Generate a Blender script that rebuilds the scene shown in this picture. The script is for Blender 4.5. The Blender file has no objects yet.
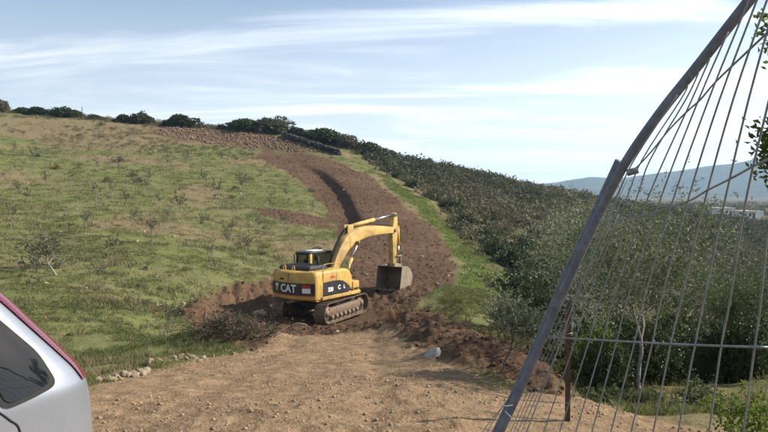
import bpy, bmesh, math, random
import numpy as np
from mathutils import Vector, Matrix
random.seed(7); rng = np.random.default_rng(7)
R = math.radians
scene = bpy.context.scene
C = scene.collection

# ------------------------------------------------------------------ camera
F = 639.0; PITCH = R(1.88); CAMZ = 1.6
cam_d = bpy.data.cameras.new('camera'); cam = bpy.data.objects.new('camera', cam_d); C.objects.link(cam)
cam_d.sensor_width = 36.0; cam_d.lens = 36.0 * F / 768.0
cam_d.clip_start = 0.05; cam_d.clip_end = 20000
cam.location = (0, 0, CAMZ); cam.rotation_euler = (R(90) - PITCH, 0, 0)
scene.camera = cam
# ------------------------------------------------------------------ light
SUN_AZ, SUN_EL = R(80), R(35)          # azimuth clockwise from +Y (away from the camera)
world = bpy.data.worlds.new('World'); scene.world = world; world.use_nodes = True
wn = world.node_tree; wn.nodes.clear()
def WN(t, **k):
    n = wn.nodes.new(t)
    for a, b in k.items(): setattr(n, a, b)
    return n
sky = WN('ShaderNodeTexSky', sky_type='NISHITA', sun_disc=False)
sky.sun_elevation = SUN_EL; sky.sun_rotation = SUN_AZ
sky.air_density = 1.0; sky.dust_density = 1.3; sky.ozone_density = 1.6; sky.altitude = 100
tc = WN('ShaderNodeTexCoord'); sep = WN('ShaderNodeSeparateXYZ'); wn.links.new(tc.outputs['Generated'], sep.inputs[0])
def WM(op, a, b, clamp=False):
    n = WN('ShaderNodeMath', operation=op, use_clamp=clamp)
    for i, v in enumerate((a, b)):
        if v is None: continue
        if isinstance(v, (int, float)): n.inputs[i].default_value = v
        else: wn.links.new(v, n.inputs[i])
    return n.outputs[0]
zz = WM('ADD', WM('MAXIMUM', sep.outputs['Z'], 0.0), 0.10)
cx_ = WM('DIVIDE', sep.outputs['X'], zz); cy_ = WM('DIVIDE', sep.outputs['Y'], zz)
cmb = WN('ShaderNodeCombineXYZ'); wn.links.new(cx_, cmb.inputs[0]); wn.links.new(cy_, cmb.inputs[1])
mp = WN('ShaderNodeMapping'); wn.links.new(cmb.outputs[0], mp.inputs[0])
mp.inputs['Rotation'].default_value = (0, 0, R(-18)); mp.inputs['Scale'].default_value = (0.42, 1.25, 1); mp.inputs['Location'].default_value = (9.4, 3.1, 0)
n1 = WN('ShaderNodeTexNoise'); n1.inputs['Scale'].default_value = 1.0; n1.inputs['Detail'].default_value = 7; n1.inputs['Roughness'].default_value = 0.58; n1.inputs['Distortion'].default_value = 0.7
wn.links.new(mp.outputs[0], n1.inputs['Vector'])
rmp = WN('ShaderNodeMapRange'); rmp.inputs['From Min'].default_value = 0.42; rmp.inputs['From Max'].default_value = 0.74; rmp.interpolation_type = 'SMOOTHSTEP'
wn.links.new(n1.outputs['Fac'], rmp.inputs['Value'])
lowz = WN('ShaderNodeMapRange'); lowz.inputs['From Min'].default_value = 0.0; lowz.inputs['From Max'].default_value = 0.33; lowz.inputs['To Min'].default_value = 0.78; lowz.inputs['To Max'].default_value = 0.0
wn.links.new(sep.outputs['Z'], lowz.inputs['Value'])
slant = WN('ShaderNodeMapRange'); slant.inputs['From Min'].default_value = 0.30; slant.inputs['From Max'].default_value = 0.85; slant.inputs['To Min'].default_value = 0.92; slant.inputs['To Max'].default_value = 0.25
wn.links.new(sep.outputs['Z'], slant.inputs['Value'])     # thin cirrus looks denser along a slanting line of sight
cl = WM('ADD', WM('MULTIPLY', rmp.outputs[0], slant.outputs[0]), lowz.outputs[0], True)
mixc = WN('ShaderNodeMix', data_type='RGBA'); wn.links.new(cl, mixc.inputs['Factor']); wn.links.new(sky.outputs[0], mixc.inputs['A'])
dt = WN('ShaderNodeVectorMath', operation='DOT_PRODUCT'); wn.links.new(tc.outputs['Generated'], dt.inputs[0])
dt.inputs[1].default_value = (math.sin(SUN_AZ) * math.cos(SUN_EL), math.cos(SUN_AZ) * math.cos(SUN_EL), math.sin(SUN_EL))
ph = WN('ShaderNodeMapRange'); ph.inputs['From Min'].default_value = -0.3; ph.inputs['From Max'].default_value = 0.9; ph.inputs['To Min'].default_value = 0.95; ph.inputs['To Max'].default_value = 1.75
wn.links.new(dt.outputs['Value'], ph.inputs['Value'])
vsn = WN('ShaderNodeVectorMath', operation='SCALE'); vsn.inputs[0].default_value = (7.3, 7.55, 7.9); wn.links.new(ph.outputs[0], vsn.inputs['Scale'])
wn.links.new(vsn.outputs[0], mixc.inputs['B'])
bg = WN('ShaderNodeBackground'); bg.inputs['Strength'].default_value = 0.085
wn.links.new(mixc.outputs['Result'], bg.inputs['Color'])
wo = WN('ShaderNodeOutputWorld'); wn.links.new(bg.outputs[0], wo.inputs['Surface'])
sl = bpy.data.lights.new('sun', 'SUN'); sun = bpy.data.objects.new('sun', sl); C.objects.link(sun)
sl.energy = 5.0; sl.angle = R(0.6); sl.color = (1.0, 0.93, 0.82)
sdir = Vector((math.sin(SUN_AZ) * math.cos(SUN_EL), math.cos(SUN_AZ) * math.cos(SUN_EL), math.sin(SUN_EL)))
sun.rotation_euler = sdir.to_track_quat('Z', 'Y').to_euler(); sun.location = (20, -10, 30)
vs = scene.view_settings; vs.view_transform = 'Standard'; vs.look = 'None'; vs.exposure = 0.74; vs.gamma = 1.0; vs.use_curve_mapping = False
scene.cycles.use_denoising = True
scene.cycles.max_bounces = 6; scene.cycles.diffuse_bounces = 3; scene.cycles.transparent_max_bounces = 12; scene.cycles.volume_bounces = 1

# ------------------------------------------------------------------ helpers
def ray(px, py):
    a = (px - 384.0) / F; b = -(py - 216.0) / F
    return np.array([a, math.cos(PITCH) + b * math.sin(PITCH), -math.sin(PITCH) + b * math.cos(PITCH)])
def P(px, py, depth):
    d = ray(px, py); s = depth / d[1]
    return np.array([d[0] * s, depth, CAMZ + d[2] * s])
def tag(o, label=None, cat=None, group=None, kind=None):
    if label: o['label'] = label
    if cat: o['category'] = cat
    if group: o['group'] = group
    if kind: o['kind'] = kind
    return o
def thing(name, label, cat, loc=(0, 0, 0), rotz=0.0, group=None):
    o = bpy.data.objects.new(name, None); C.objects.link(o); o.empty_display_size = 0.2
    o.location = tuple(float(v) for v in loc); o.rotation_euler = (0, 0, rotz)
    return tag(o, label, cat, group)
def link(name, me, parent=None, mat=None):
    o = bpy.data.objects.new(name, me); C.objects.link(o)
    if mat is not None and len(me.materials) == 0: me.materials.append(mat)
    if parent is not None: o.parent = parent
    return o
def mesh_np(name, V, Fc, mat=None, attrs=None, smooth=False, colors=None):
    V = np.asarray(V, np.float32); Fc = np.asarray(Fc, np.int32); m, k = Fc.shape
    me = bpy.data.meshes.new(name)
    me.vertices.add(len(V)); me.vertices.foreach_set('co', V.ravel())
    me.loops.add(m * k); me.loops.foreach_set('vertex_index', Fc.ravel())
    me.polygons.add(m); me.polygons.foreach_set('loop_start', np.arange(0, m * k, k, dtype=np.int32))
    if smooth: me.polygons.foreach_set('use_smooth', np.ones(m, bool))
    for an, av in (attrs or {}).items():
        at = me.attributes.new(an, 'FLOAT', 'POINT'); at.data.foreach_set('value', np.asarray(av, np.float32))
    me.update(calc_edges=True); me.validate()
    if mat is not None: me.materials.append(mat)
    return me
def bm_mesh(name, bm, mat=None, smooth=False, angle=35):
    me = bpy.data.meshes.new(name)
    if smooth:
        for f in bm.faces: f.smooth = True
        for e in bm.edges:
            if len(e.link_faces) == 2 and e.calc_face_angle(0) > R(angle): e.smooth = False
    bm.to_mesh(me); bm.free()
    if mat is not None: me.materials.append(mat)
    return me
def part(name, bm, mat, parent, smooth=True):
    return link(name, bm_mesh(name, bm, mat, smooth), parent)
def bm_box(bm, x0, x1, y0, y1, z0, z1, bev=0.0, seg=2):
    vs_ = [bm.verts.new(c) for c in ((x0, y0, z0), (x1, y0, z0), (x1, y1, z0), (x0, y1, z0), (x0, y0, z1), (x1, y0, z1), (x1, y1, z1), (x0, y1, z1))]
    fs = [bm.faces.new([vs_[i] for i in q]) for q in ((0, 3, 2, 1), (4, 5, 6, 7), (0, 1, 5, 4), (1, 2, 6, 5), (2, 3, 7, 6), (3, 0, 4, 7))]
    if bev > 0:
        es = list({e for f in fs for e in f.edges})
        bmesh.ops.bevel(bm, geom=es, offset=bev, segments=seg, profile=0.5, affect='EDGES')
    return bm
def box(*a, **k): return bm_box(bmesh.new(), *a, **k)
def prism(pts, a0, a1, axis='y', bev=0.0, seg=2, bm=None):
    """extrude a closed 2D outline: axis y -> pts are (x,z); axis z -> pts are (x,y)"""
    own = bmesh.new()
    def v(p, a):
        return own.verts.new((p[0], a, p[1]) if axis == 'y' else (p[0], p[1], a))
    A = [v(p, a0) for p in pts]; B = [v(p, a1) for p in pts]; n = len(pts)
    own.faces.new(A); own.faces.new(B[::-1])
    for i in range(n): own.faces.new((A[i], B[i], B[(i + 1) % n], A[(i + 1) % n]))
    bmesh.ops.recalc_face_normals(own, faces=own.faces[:])
    if bev > 0:
        es = [e for e in own.edges if e.calc_face_angle(0) > R(30)]
        bmesh.ops.bevel(own, geom=es, offset=bev, segments=seg, profile=0.5, affect='EDGES', clamp_overlap=True)
    if bm is None: return own
    me = bpy.data.meshes.new('t'); own.to_mesh(me); own.free(); bm.from_mesh(me); bpy.data.meshes.remove(me)
    return bm
def tube(bm, pts, rad, n=8, cap=True):
    pts = [Vector(tuple(float(c) for c in p)) for p in pts]
    if not hasattr(rad, '__len__'): rad = [rad] * len(pts)
    rings = []; up = None
    for i, p in enumerate(pts):
        t = (pts[min(i + 1, len(pts) - 1)] - pts[max(i - 1, 0)]).normalized()
        if up is None: up = Vector((0, 0, 1)) if abs(t.z) < 0.9 else Vector((1, 0, 0))
        s = t.cross(up)
        if s.length < 1e-5: s = t.cross(Vector((0, 1, 0.1)))
        s.normalize(); u = s.cross(t).normalized(); up = u
        rings.append([bm.verts.new(p + (s * math.cos(2 * math.pi * j / n) + u * math.sin(2 * math.pi * j / n)) * rad[i]) for j in range(n)])
    for a, b in zip(rings, rings[1:]):
        for j in range(n): bm.faces.new((a[j], a[(j + 1) % n], b[(j + 1) % n], b[j]))
    if cap and n > 2:
        bm.faces.new(rings[0][::-1]); bm.faces.new(rings[-1])
    return bm
def smooth_curve(pts, sub=6):
    pts = [np.array(p, float) for p in pts]; out = []
    for i in range(len(pts) - 1):
        p0 = pts[max(i - 1, 0)]; p1 = pts[i]; p2 = pts[i + 1]; p3 = pts[min(i + 2, len(pts) - 1)]
        for k in range(sub):
            t = k / sub
            out.append(0.5 * (2 * p1 + (p2 - p0) * t + (2 * p0 - 5 * p1 + 4 * p2 - p3) * t * t + (3 * p1 - p0 - 3 * p2 + p3) * t ** 3))
    out.append(pts[-1]); return out
def ordn(i):
    return '%d%s' % (i, 'th' if 10 <= i % 100 <= 20 else {1: 'st', 2: 'nd', 3: 'rd'}.get(i % 10, 'th'))

# ---- numpy noise
def _hash(ix, iy, s):
    h = (ix.astype(np.int64) * 374761393 + iy.astype(np.int64) * 668265263 + s * 144269504) & 0xffffffff
    h = ((h ^ (h >> 13)) * 1274126177) & 0xffffffff
    h = h ^ (h >> 16)
    return (h & 0xffffff) / float(0xffffff)
def vnoise(x, y, s=0):
    xi = np.floor(x); yi = np.floor(y); fx = x - xi; fy = y - yi
    u = fx * fx * (3 - 2 * fx); v = fy * fy * (3 - 2 * fy)
    a = _hash(xi, yi, s); b = _hash(xi + 1, yi, s); c = _hash(xi, yi + 1, s); d = _hash(xi + 1, yi + 1, s)
    return (a * (1 - u) + b * u) * (1 - v) + (c * (1 - u) + d * u) * v
def fbm(x, y, o=4, s=0):
    t = np.zeros_like(x, dtype=float); a = 0.5; n = 0
    for k in range(o):
        t += a * vnoise(x, y, s + k * 17); n += a; a *= 0.5
        x, y = x * 2.03 * 0.94 - y * 2.03 * 0.34 + 11.3, x * 2.03 * 0.34 + y * 2.03 * 0.94 + 5.7
    return t / n
def sstep(a, b, x):
    t = np.clip((x - a) / (b - a), 0, 1); return t * t * (3 - 2 * t)

# ------------------------------------------------------------------ materials
class MT:
    def __init__(s, name):
        s.m = bpy.data.materials.new(name); s.m.use_nodes = True; s.t = s.m.node_tree; s.t.nodes.clear()
        s.out = s.n('ShaderNodeOutputMaterial')
    def n(s, t, **k):
        nd = s.t.nodes.new(t)
        for a, b in k.items(): setattr(nd, a, b)
        return nd
    def l(s, a, b): s.t.links.new(a, b)
    def setv(s, sock, v):
        if isinstance(v, bpy.types.NodeSocket): s.l(v, sock)
        elif isinstance(v, (tuple, list)): sock.default_value = tuple(v) + ((1,) if len(v) == 3 and sock.type == 'RGBA' else ())
        else: sock.default_value = v
    def obj(s): return s.n('ShaderNodeTexCoord').outputs['Object']
    def pos(s): return s.n('ShaderNodeNewGeometry').outputs['Position']
    def noise(s, scale, detail=4, rough=0.55, vec=None, dist=0.0):
        nd = s.n('ShaderNodeTexNoise'); nd.inputs['Scale'].default_value = scale; nd.inputs['Detail'].default_value = detail
        nd.inputs['Roughness'].default_value = rough; nd.inputs['Distortion'].default_value = dist
        s.l(vec if vec is not None else s.pos(), nd.inputs['Vector']); return nd.outputs['Fac']
    def ramp(s, f, a, b, lo=0.0, hi=1.0):
        nd = s.n('ShaderNodeMapRange'); s.setv(nd.inputs['Value'], f)
        for k, v in zip(('From Min', 'From Max', 'To Min', 'To Max'), (a, b, lo, hi)): nd.inputs[k].default_value = v
        return nd.outputs[0]
    def mix(s, f, a, b):
        nd = s.n('ShaderNodeMix', data_type='RGBA'); s.setv(nd.inputs['Factor'], f); s.setv(nd.inputs['A'], a); s.setv(nd.inputs['B'], b); return nd.outputs['Result']
    def math(s, op, a, b=0.0):
        nd = s.n('ShaderNodeMath', operation=op); s.setv(nd.inputs[0], a); s.setv(nd.inputs[1], b); return nd.outputs[0]
    def attr(s, name): 
        nd = s.n('ShaderNodeAttribute', attribute_name=name); return nd.outputs['Fac']
    def bump(s, h, st, dist=0.02):
        nd = s.n('ShaderNodeBump'); nd.inputs['Strength'].default_value = st; nd.inputs['Distance'].default_value = dist; s.l(h, nd.inputs['Height']); return nd.outputs[0]
    def bsdf(s, col, rough=0.8, metal=0.0, normal=None, spec=0.3, **k):
        b = s.n('ShaderNodeBsdfPrincipled'); s.setv(b.inputs['Base Color'], col); s.setv(b.inputs['Roughness'], rough)
        s.setv(b.inputs['Metallic'], metal); s.setv(b.inputs['Specular IOR Level'], spec)
        if normal is not None: s.l(normal, b.inputs['Normal'])
        for a, v in k.items(): s.setv(b.inputs[a], v)
        return b.outputs[0]
    def done(s, sh): s.l(sh, s.out.inputs['Surface']); return s.m

def simple(name, col, rough=0.7, metal=0.0, var=0.25, scale=6.0, spec=0.3, dirt=None, dirt_amt=0.5, bump=0.0):
    t = MT(name); ob = t.obj()
    n = t.noise(scale, 5, 0.6, ob)
    c = t.mix(t.ramp(n, 0.3, 0.7), tuple(v * (1 - var) for v in col), tuple(min(1, v * (1 + var)) for v in col))
    if dirt:
        n2 = t.noise(scale * 0.45, 6, 0.65, ob, 0.4)
        c = t.mix(t.ramp(n2, 0.45, 0.75, 0.0, dirt_amt), c, dirt)
    nb = t.bump(t.noise(scale * 5, 3, 0.6, ob), bump) if bump else None
    return t.done(t.bsdf(c, rough, metal, nb, spec))
def leafmat(name, dark, light, back=None, trans=0.35, rough=0.55):
    t = MT(name); a = t.attr('tint')
    rnd = t.n('ShaderNodeObjectInfo').outputs['Random']
    f = t.math('ADD', a, t.ramp(rnd, 0, 1, -0.12, 0.12))
    c = t.mix(t.ramp(f, 0.0, 1.0), dark, light)
    if back is not None:
        c = t.mix(t.n('ShaderNodeNewGeometry').outputs['Backfacing'], c, back)
    p = t.bsdf(c, rough, 0, None, 0.35)
    tr = t.n('ShaderNodeBsdfTranslucent'); t.setv(tr.inputs['Color'], c)
    ms = t.n('ShaderNodeMixShader'); ms.inputs[0].default_value = trans; t.l(p, ms.inputs[1]); t.l(tr.outputs[0], ms.inputs[2])
    return t.done(ms.outputs[0])
M = {}
M['olive'] = leafmat('olive_leaf', (0.030, 0.045, 0.013), (0.125, 0.145, 0.055), (0.145, 0.16, 0.095), 0.38, 0.55)
M['olivegreen'] = leafmat('olive_leaf_green', (0.022, 0.038, 0.008), (0.090, 0.120, 0.032), (0.095, 0.115, 0.050), 0.38, 0.55)
M['silver'] = leafmat('olive_leaf_silver', (0.055, 0.068, 0.030), (0.21, 0.225, 0.125), (0.26, 0.275, 0.19), 0.38, 0.5)
M['evergreen'] = leafmat('evergreen_leaf', (0.022, 0.036, 0.012), (0.065, 0.090, 0.026), None, 0.25)
M['bright'] = leafmat('bright_leaf', (0.06, 0.10, 0.016), (0.17, 0.22, 0.035), None, 0.45)
M['gorse'] = leafmat('gorse_leaf', (0.07, 0.085, 0.020), (0.26, 0.22, 0.035), None, 0.3)
M['greyshrub'] = leafmat('grey_shrub_leaf', (0.060, 0.066, 0.038), (0.15, 0.148, 0.090), None, 0.25)
M['scrub'] = leafmat('scrub_leaf', (0.046, 0.060, 0.024), (0.165, 0.138, 0.084), None, 0.25, 0.85)
M['tussock'] = leafmat('tussock_blade', (0.075, 0.078, 0.034), (0.185, 0.140, 0.085), None, 0.3)
M['grass'] = leafmat('grass_blade', (0.088, 0.118, 0.030), (0.200, 0.185, 0.075), None, 0.4)
M['strip'] = leafmat('fresh_grass_blade', (0.075, 0.115, 0.022), (0.17, 0.19, 0.05), None, 0.4)
M['drystalk'] = leafmat('dry_stalk', (0.09, 0.065, 0.035), (0.24, 0.19, 0.11), None, 0.2, 0.8)
M['bark'] = simple('bark', (0.13, 0.105, 0.085), 0.9, 0, 0.4, 14, 0.1, None, 0, 0.4)
M['palebark'] = simple('pale_bark', (0.24, 0.215, 0.185), 0.9, 0, 0.4, 12, 0.1, (0.08, 0.065, 0.05), 0.7, 0.4)
M['twig'] = simple('twig', (0.085, 0.060, 0.042), 0.9, 0, 0.4, 8, 0.1)
M['stone'] = simple('stone', (0.33, 0.265, 0.19), 0.95, 0, 0.25, 9, 0.1, (0.24, 0.15, 0.09), 0.8, 0.5)
M['gravel'] = simple('gravel', (0.30, 0.215, 0.135), 0.95, 0, 0.5, 3.1, 0.1, (0.19, 0.12, 0.07), 0.8)
M['clod'] = simple('soil_clod', (0.085, 0.050, 0.032), 0.97, 0, 0.45, 4, 0.05, (0.145, 0.092, 0.058), 0.7, 0.5)
M['rubble'] = simple('rubble', (0.19, 0.130, 0.092), 0.95, 0, 0.55, 1.3, 0.1, (0.085, 0.058, 0.04), 0.85)
M['wallstone'] = simple('wall_stone', (0.065, 0.060, 0.053), 0.95, 0, 0.5, 1.2, 0.1)
M['greyrock'] = simple('pale_grey_rock', (0.36, 0.355, 0.345), 0.9, 0, 0.2, 7, 0.1, (0.30, 0.24, 0.18), 0.5, 0.4)
M['wood'] = simple('weathered_wood', (0.30, 0.17, 0.085), 0.9, 0, 0.35, 10, 0.1, (0.12, 0.07, 0.04), 0.6, 0.4)
M['rust'] = simple('rusty_steel', (0.085, 0.055, 0.042), 0.85, 0.2, 0.4, 20, 0.2)
def paint(name, col, seed, wear):
    t = MT(name); ob = t.obj(); mpn = t.n('ShaderNodeMapping'); mpn.inputs['Location'].default_value = (seed, seed * .7, 0); t.l(ob, mpn.inputs[0]); v = mpn.outputs[0]
    st = t.n('ShaderNodeMapping'); st.inputs['Scale'].default_value = (5, 5, .9); t.l(v, st.inputs[0])
    c = t.mix(t.ramp(t.noise(1.6, 4, .6, v), .35, .65), tuple(x * .86 for x in col), tuple(x * 1.08 for x in col))
    c = t.mix(t.ramp(t.noise(1.2, 7, .68, v, .5), .44, .70, 0, wear), c, (0.25, 0.165, 0.090))        # dried mud and dust
    c = t.mix(t.ramp(t.noise(1.0, 5, .6, st.outputs[0]), .52, .72, 0, wear * .7), c, (0.15, 0.095, 0.045))   # run-down stains
    sc_ = t.noise(9.0, 8, .75, v, .3)
    c = t.mix(t.ramp(sc_, .60, .66, 0, wear), c, (0.10, 0.075, 0.055))                              # chips and scratches
    return t.done(t.bsdf(c, t.ramp(sc_, .35, .65, .42, .75), 0, t.bump(t.noise(7, 4, .6, v), .12, .02), .35))
M['yellow'] = paint('yellow_paint', (0.53, 0.325, 0.078), 0.0, .75)
M['yellowboom'] = paint('worn_yellow_paint', (0.56, 0.365, 0.105), 3.0, .9)
M['black'] = simple('black_paint', (0.022, 0.021, 0.022), 0.45, 0, 0.3, 4, 0.4, (0.10, 0.075, 0.05), 0.35)
M['rubber'] = simple('black_rubber', (0.018, 0.018, 0.018), 0.75, 0, 0.3, 8, 0.3)
M['steel'] = simple('muddy_steel', (0.17, 0.125, 0.09), 0.7, 0.3, 0.35, 5, 0.3, (0.22, 0.145, 0.09), 0.9, 0.3)
M['bucket'] = simple('worn_bucket_steel', (0.24, 0.195, 0.14), 0.62, 0.35, 0.3, 3, 0.4, (0.30, 0.21, 0.13), 0.7, 0.2)
M['chrome'] = simple('chrome_rod', (0.75, 0.75, 0.74), 0.22, 1.0, 0.05, 4)
M['white'] = simple('white_decal', (0.72, 0.71, 0.69), 0.5, 0, 0.08, 5)
M['red'] = simple('red_decal', (0.42, 0.035, 0.03), 0.5, 0, 0.15, 5)
M['galv'] = simple('galvanised_steel', (0.145, 0.165, 0.205), 0.55, 0.25, 0.3, 26, 0.4, (0.10, 0.105, 0.12), 0.6, 0.1)
M['wirem'] = simple('galvanised_wire', (0.22, 0.235, 0.25), 0.5, 0.3, 0.25, 30, 0.4)
M['tie'] = simple('white_tie', (0.7, 0.7, 0.68), 0.6, 0, 0.1, 30)
def glassmat(name, tint, mixf, rough=0.04):
    t = MT(name); tr = t.n('ShaderNodeBsdfTransparent'); tr.inputs[0].default_value = tint + (1,)
    g = t.bsdf((0.012, 0.014, 0.016), rough, 0, None, 0.6)
    ms = t.n('ShaderNodeMixShader'); ms.inputs[0].default_value = mixf; t.l(tr.outputs[0], ms.inputs[1]); t.l(g, ms.inputs[2])
    return t.done(ms.outputs[0])
M['glass'] = glassmat('cab_glass', (0.80, 0.85, 0.82), 0.22)
M['carglass'] = glassmat('car_glass', (0.30, 0.34, 0.35), 0.72, 0.03)
def carpaint():
    t = MT('silver_paint'); ob = t.obj()
    n = t.noise(600, 2, 0.5, ob); d = t.noise(3.0, 5, 0.6, ob)
    c = t.mix(t.ramp(n, 0.35, 0.65), (0.27, 0.29, 0.33), (0.36, 0.38, 0.42))
    c = t.mix(t.ramp(d, 0.5, 0.8, 0.0, 0.15), c, (0.42, 0.39, 0.35))
    return t.done(t.bsdf(c, t.ramp(d, 0.3, 0.7, 0.30, 0.38), 0.55, None, 0.5, **{'Coat Weight': 0.35, 'Coat Roughness': 0.08}))
M['car'] = carpaint()
def taillight():
    t = MT('tail_light_plastic'); ob = t.obj()
    w = t.n('ShaderNodeTexWave', wave_type='BANDS', bands_direction='Z'); w.inputs['Scale'].default_value = 30; t.l(ob, w.inputs['Vector'])
    c = t.mix(w.outputs['Fac'], (0.105, 0.008, 0.016), (0.16, 0.016, 0.028))
    return t.done(t.bsdf(c, 0.15, 0, None, 0.5, **{'Coat Weight': 0.6, 'Coat Roughness': 0.05}))
M['tail'] = taillight()
M['plaster'] = simple('white_plaster', (0.58, 0.57, 0.55), 0.9, 0, 0.1, 0.4)
M['roofpale'] = simple('pale_roof', (0.62, 0.58, 0.52), 0.9, 0, 0.15, 0.5)
M['darkglass'] = simple('dark_window', (0.03, 0.035, 0.04), 0.1, 0, 0.1, 1)

# ------------------------------------------------------------------ terrain height
EXC = np.array([P(322, 317, 29.0)[0], 29.0]); EXZ = P(322, 317, 29.0)[2]; HEAD = R(34)
cp = []
def cpx(*pts):
    for p in pts: cp.append(P(*p))
def cpw(*pts):
    for p in pts: cp.append(np.array(p, float))
cpw((0, 0, 0), (-3, 0, 0), (3, 0, -.05), (-8, 0, .1), (8, 0, -.3), (0, -6, .4), (-8, -6, .5), (8, -6, .1), (0, -20, 2), (-20, -20, 3), (20, -20, 0), (-2.6, 2.4, -.06), (-1, 2.4, -.05), (1.2, 2.4, -.06))
cpx((110, 432, 5), (300, 432, 5), (480, 432, 5), (105, 380, 8), (300, 380, 8.1), (480, 390, 7.2), (200, 360, 10.6), (330, 352, 12.2), (430, 364, 10),
    (285, 338, 16.5), (340, 337, 16.8), (390, 338, 16), (300, 328, 22), (350, 327, 22), (385, 322, 22))
for a in range(8):
    cpw((EXC[0] + 3.0 * math.cos(a * math.pi / 4), EXC[1] + 3.0 * math.sin(a * math.pi / 4), EXZ + 0.05 * math.sin(a * math.pi / 4)))
cpx((388, 291, 33.6), (440, 295, 31), (400, 270, 40), (410, 250, 46), (460, 270, 38), (440, 232, 53), (385, 200, 68), (425, 200, 70), (335, 170, 92), (385, 176, 90), (290, 157, 108), (345, 158, 106), (470, 300, 30), (350, 262, 41), (345, 230, 52), (480, 262, 42))
cpx((130, 364, 12.5), (40, 360, 13), (0, 340, 15), (100, 330, 17), (175, 343, 17.5), (0, 300, 20.5), (100, 300, 22), (180, 312, 23.5), (0, 270, 27), (100, 270, 29), (200, 282, 30.5), (245, 287, 32), (275, 318, 27.5), (230, 338, 20),
    (0, 240, 35), (100, 240, 38), (200, 250, 39), (285, 262, 40.5), (0, 210, 46), (100, 210, 50), (200, 216, 52), (300, 232, 51), (0, 180, 62), (100, 180, 67), (200, 185, 70), (280, 196, 68), (325, 196, 70),
    (0, 150, 84), (100, 150, 90), (200, 155, 93), (262, 160, 96), (0, 126, 104), (100, 129, 110), (200, 136, 113), (0, 112, 120), (70, 116, 124), (130, 121, 124), (200, 127, 122), (245, 130, 121), (300, 138, 117), (250, 147, 111))
cpw((-60, 10, 3), (-40, 20, 1.5), (-60, 40, 6), (-60, 70, 10), (-90, 100, 17), (-60, 180, 13), (0, 200, 6), (-60, 300, 0), (0, 320, -8), (-200, 100, 20), (-200, 300, 5))
cpx((350, 148, 122), (400, 161, 130), (450, 171, 140), (500, 181, 150), (560, 193, 170), (600, 203, 185), (430, 190, 100), (470, 206, 100), (520, 215, 110), (570, 215, 130), (500, 235, 70), (540, 245, 70), (600, 232, 90),
    (600, 398, 8), (640, 388, 9), (700, 408, 7.5), (768, 405, 7.5), (560, 385, 9.5))
cpw((3.5, 12, -1.9), (6, 12, -1.9), (9, 12, -1.8), (4, 18, -3.0), (9, 20, -3.6), (15, 20, -3.8), (6, 28, -4.0), (12, 34, -5.6), (25, 34, -6), (14, 50, -5.6), (30, 60, -8), (50, 60, -9), (40, 100, -8), (60, 130, -8), (110, 120, -9),
    (60, 200, -6), (110, 200, -7), (160, 250, -6.5), (120, 300, -5), (200, 400, -4), (60, 330, -8), (12, 5, -.7), (20, 8, -1.5), (40, 20, -5), (80, 40, -9), (150, 100, -10))
cp = np.array(cp); K = len(cp); CC = 2.0
def phi(d2): return np.sqrt(d2 + CC * CC)
D2 = ((cp[:, None, :2] - cp[None, :, :2]) ** 2).sum(-1)
A = np.zeros((K + 3, K + 3)); A[:K, :K] = -phi(D2) + np.eye(K) * 0.03
A[:K, K] = 1; A[:K, K + 1:] = cp[:, :2]; A[K, :K] = 1; A[K + 1:, :K] = cp[:, :2].T
W = np.linalg.solve(A, np.concatenate([cp[:, 2], [0, 0, 0]]))
def H0(x, y):
    x = np.asarray(x, float); y = np.asarray(y, float); sh = x.shape; x = x.ravel(); y = y.ravel(); out = np.empty(len(x))
    for i in range(0, len(x), 20000):
        a = x[i:i + 20000]; b = y[i:i + 20000]
        d2 = (a[:, None] - cp[None, :, 0]) ** 2 + (b[:, None] - cp[None, :, 1]) ** 2
        out[i:i + 20000] = -phi(d2) @ W[:K] + W[K] + W[K + 1] * a + W[K + 2] * b
    r = np.hypot(x, y); far = sstep(320, 700, r)
    out = out * (1 - far) + (-7.0) * far
    return out.reshape(sh)
def hit(px, py, fn, dmax=420.0):
    d = ray(px, py); s = np.concatenate([np.arange(3, 60, 0.1), np.arange(60, dmax, 0.4)])
    X = d[0] * s / d[1]; Z = CAMZ + d[2] * s / d[1]
    below = np.nonzero(Z < fn(X, s))[0]
    i = below[0] if len(below) else len(s) - 1
    return np.array([X[i], s[i]])
def poly_world(pts): return np.array([hit(px, py, H0) for px, py in pts])
def seg_dist(x, y, pl):
    """distance to an open polyline, signed side, param"""
    best = np.full(x.shape, 1e9); side = np.zeros(x.shape); par = np.zeros(x.shape); L = 0; n = len(pl) - 1
    for i in range(n):
        a, b = pl[i], pl[i + 1]; ab = b - a; l2 = ab @ ab
        t = np.clip(((x - a[0]) * ab[0] + (y - a[1]) * ab[1]) / l2, 0, 1)
        dx = x - a[0] - t * ab[0]; dy = y - a[1] - t * ab[1]; d = np.hypot(dx, dy)
        m = d < best; best[m] = d[m]; side[m] = np.sign(ab[0] * dy - ab[1] * dx)[m]; par[m] = ((i + t) / n)[m]
    return best, side, par
def poly_sd(x, y, pg):
    """signed distance to a closed polygon, negative inside"""
    d, _, _ = seg_dist(x, y, np.vstack([pg, pg[:1]]))
    ins = np.zeros(x.shape, bool); n = len(pg)
    for i in range(n):
        a, b = pg[i], pg[(i + 1) % n]
        c = ((a[1] > y) != (b[1] > y)) & (x < (b[0] - a[0]) * (y - a[1]) / (b[1] - a[1] + 1e-12) + a[0])
        ins ^= c
    return np.where(ins, -d, d)
TRACK = np.array([(-3.6, -8), (-3.6, 5.0), (-3.35, 8.2), (-2.95, 10.6), (-2.6, 14), (-2.55, 17.5), (0.25, 17.5), (0.35, 14), (0.75, 10), (1.25, 8.0), (2.4, 7.6), (3.0, 6.0), (4.6, 5.2), (5.2, -8)], float)
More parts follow.
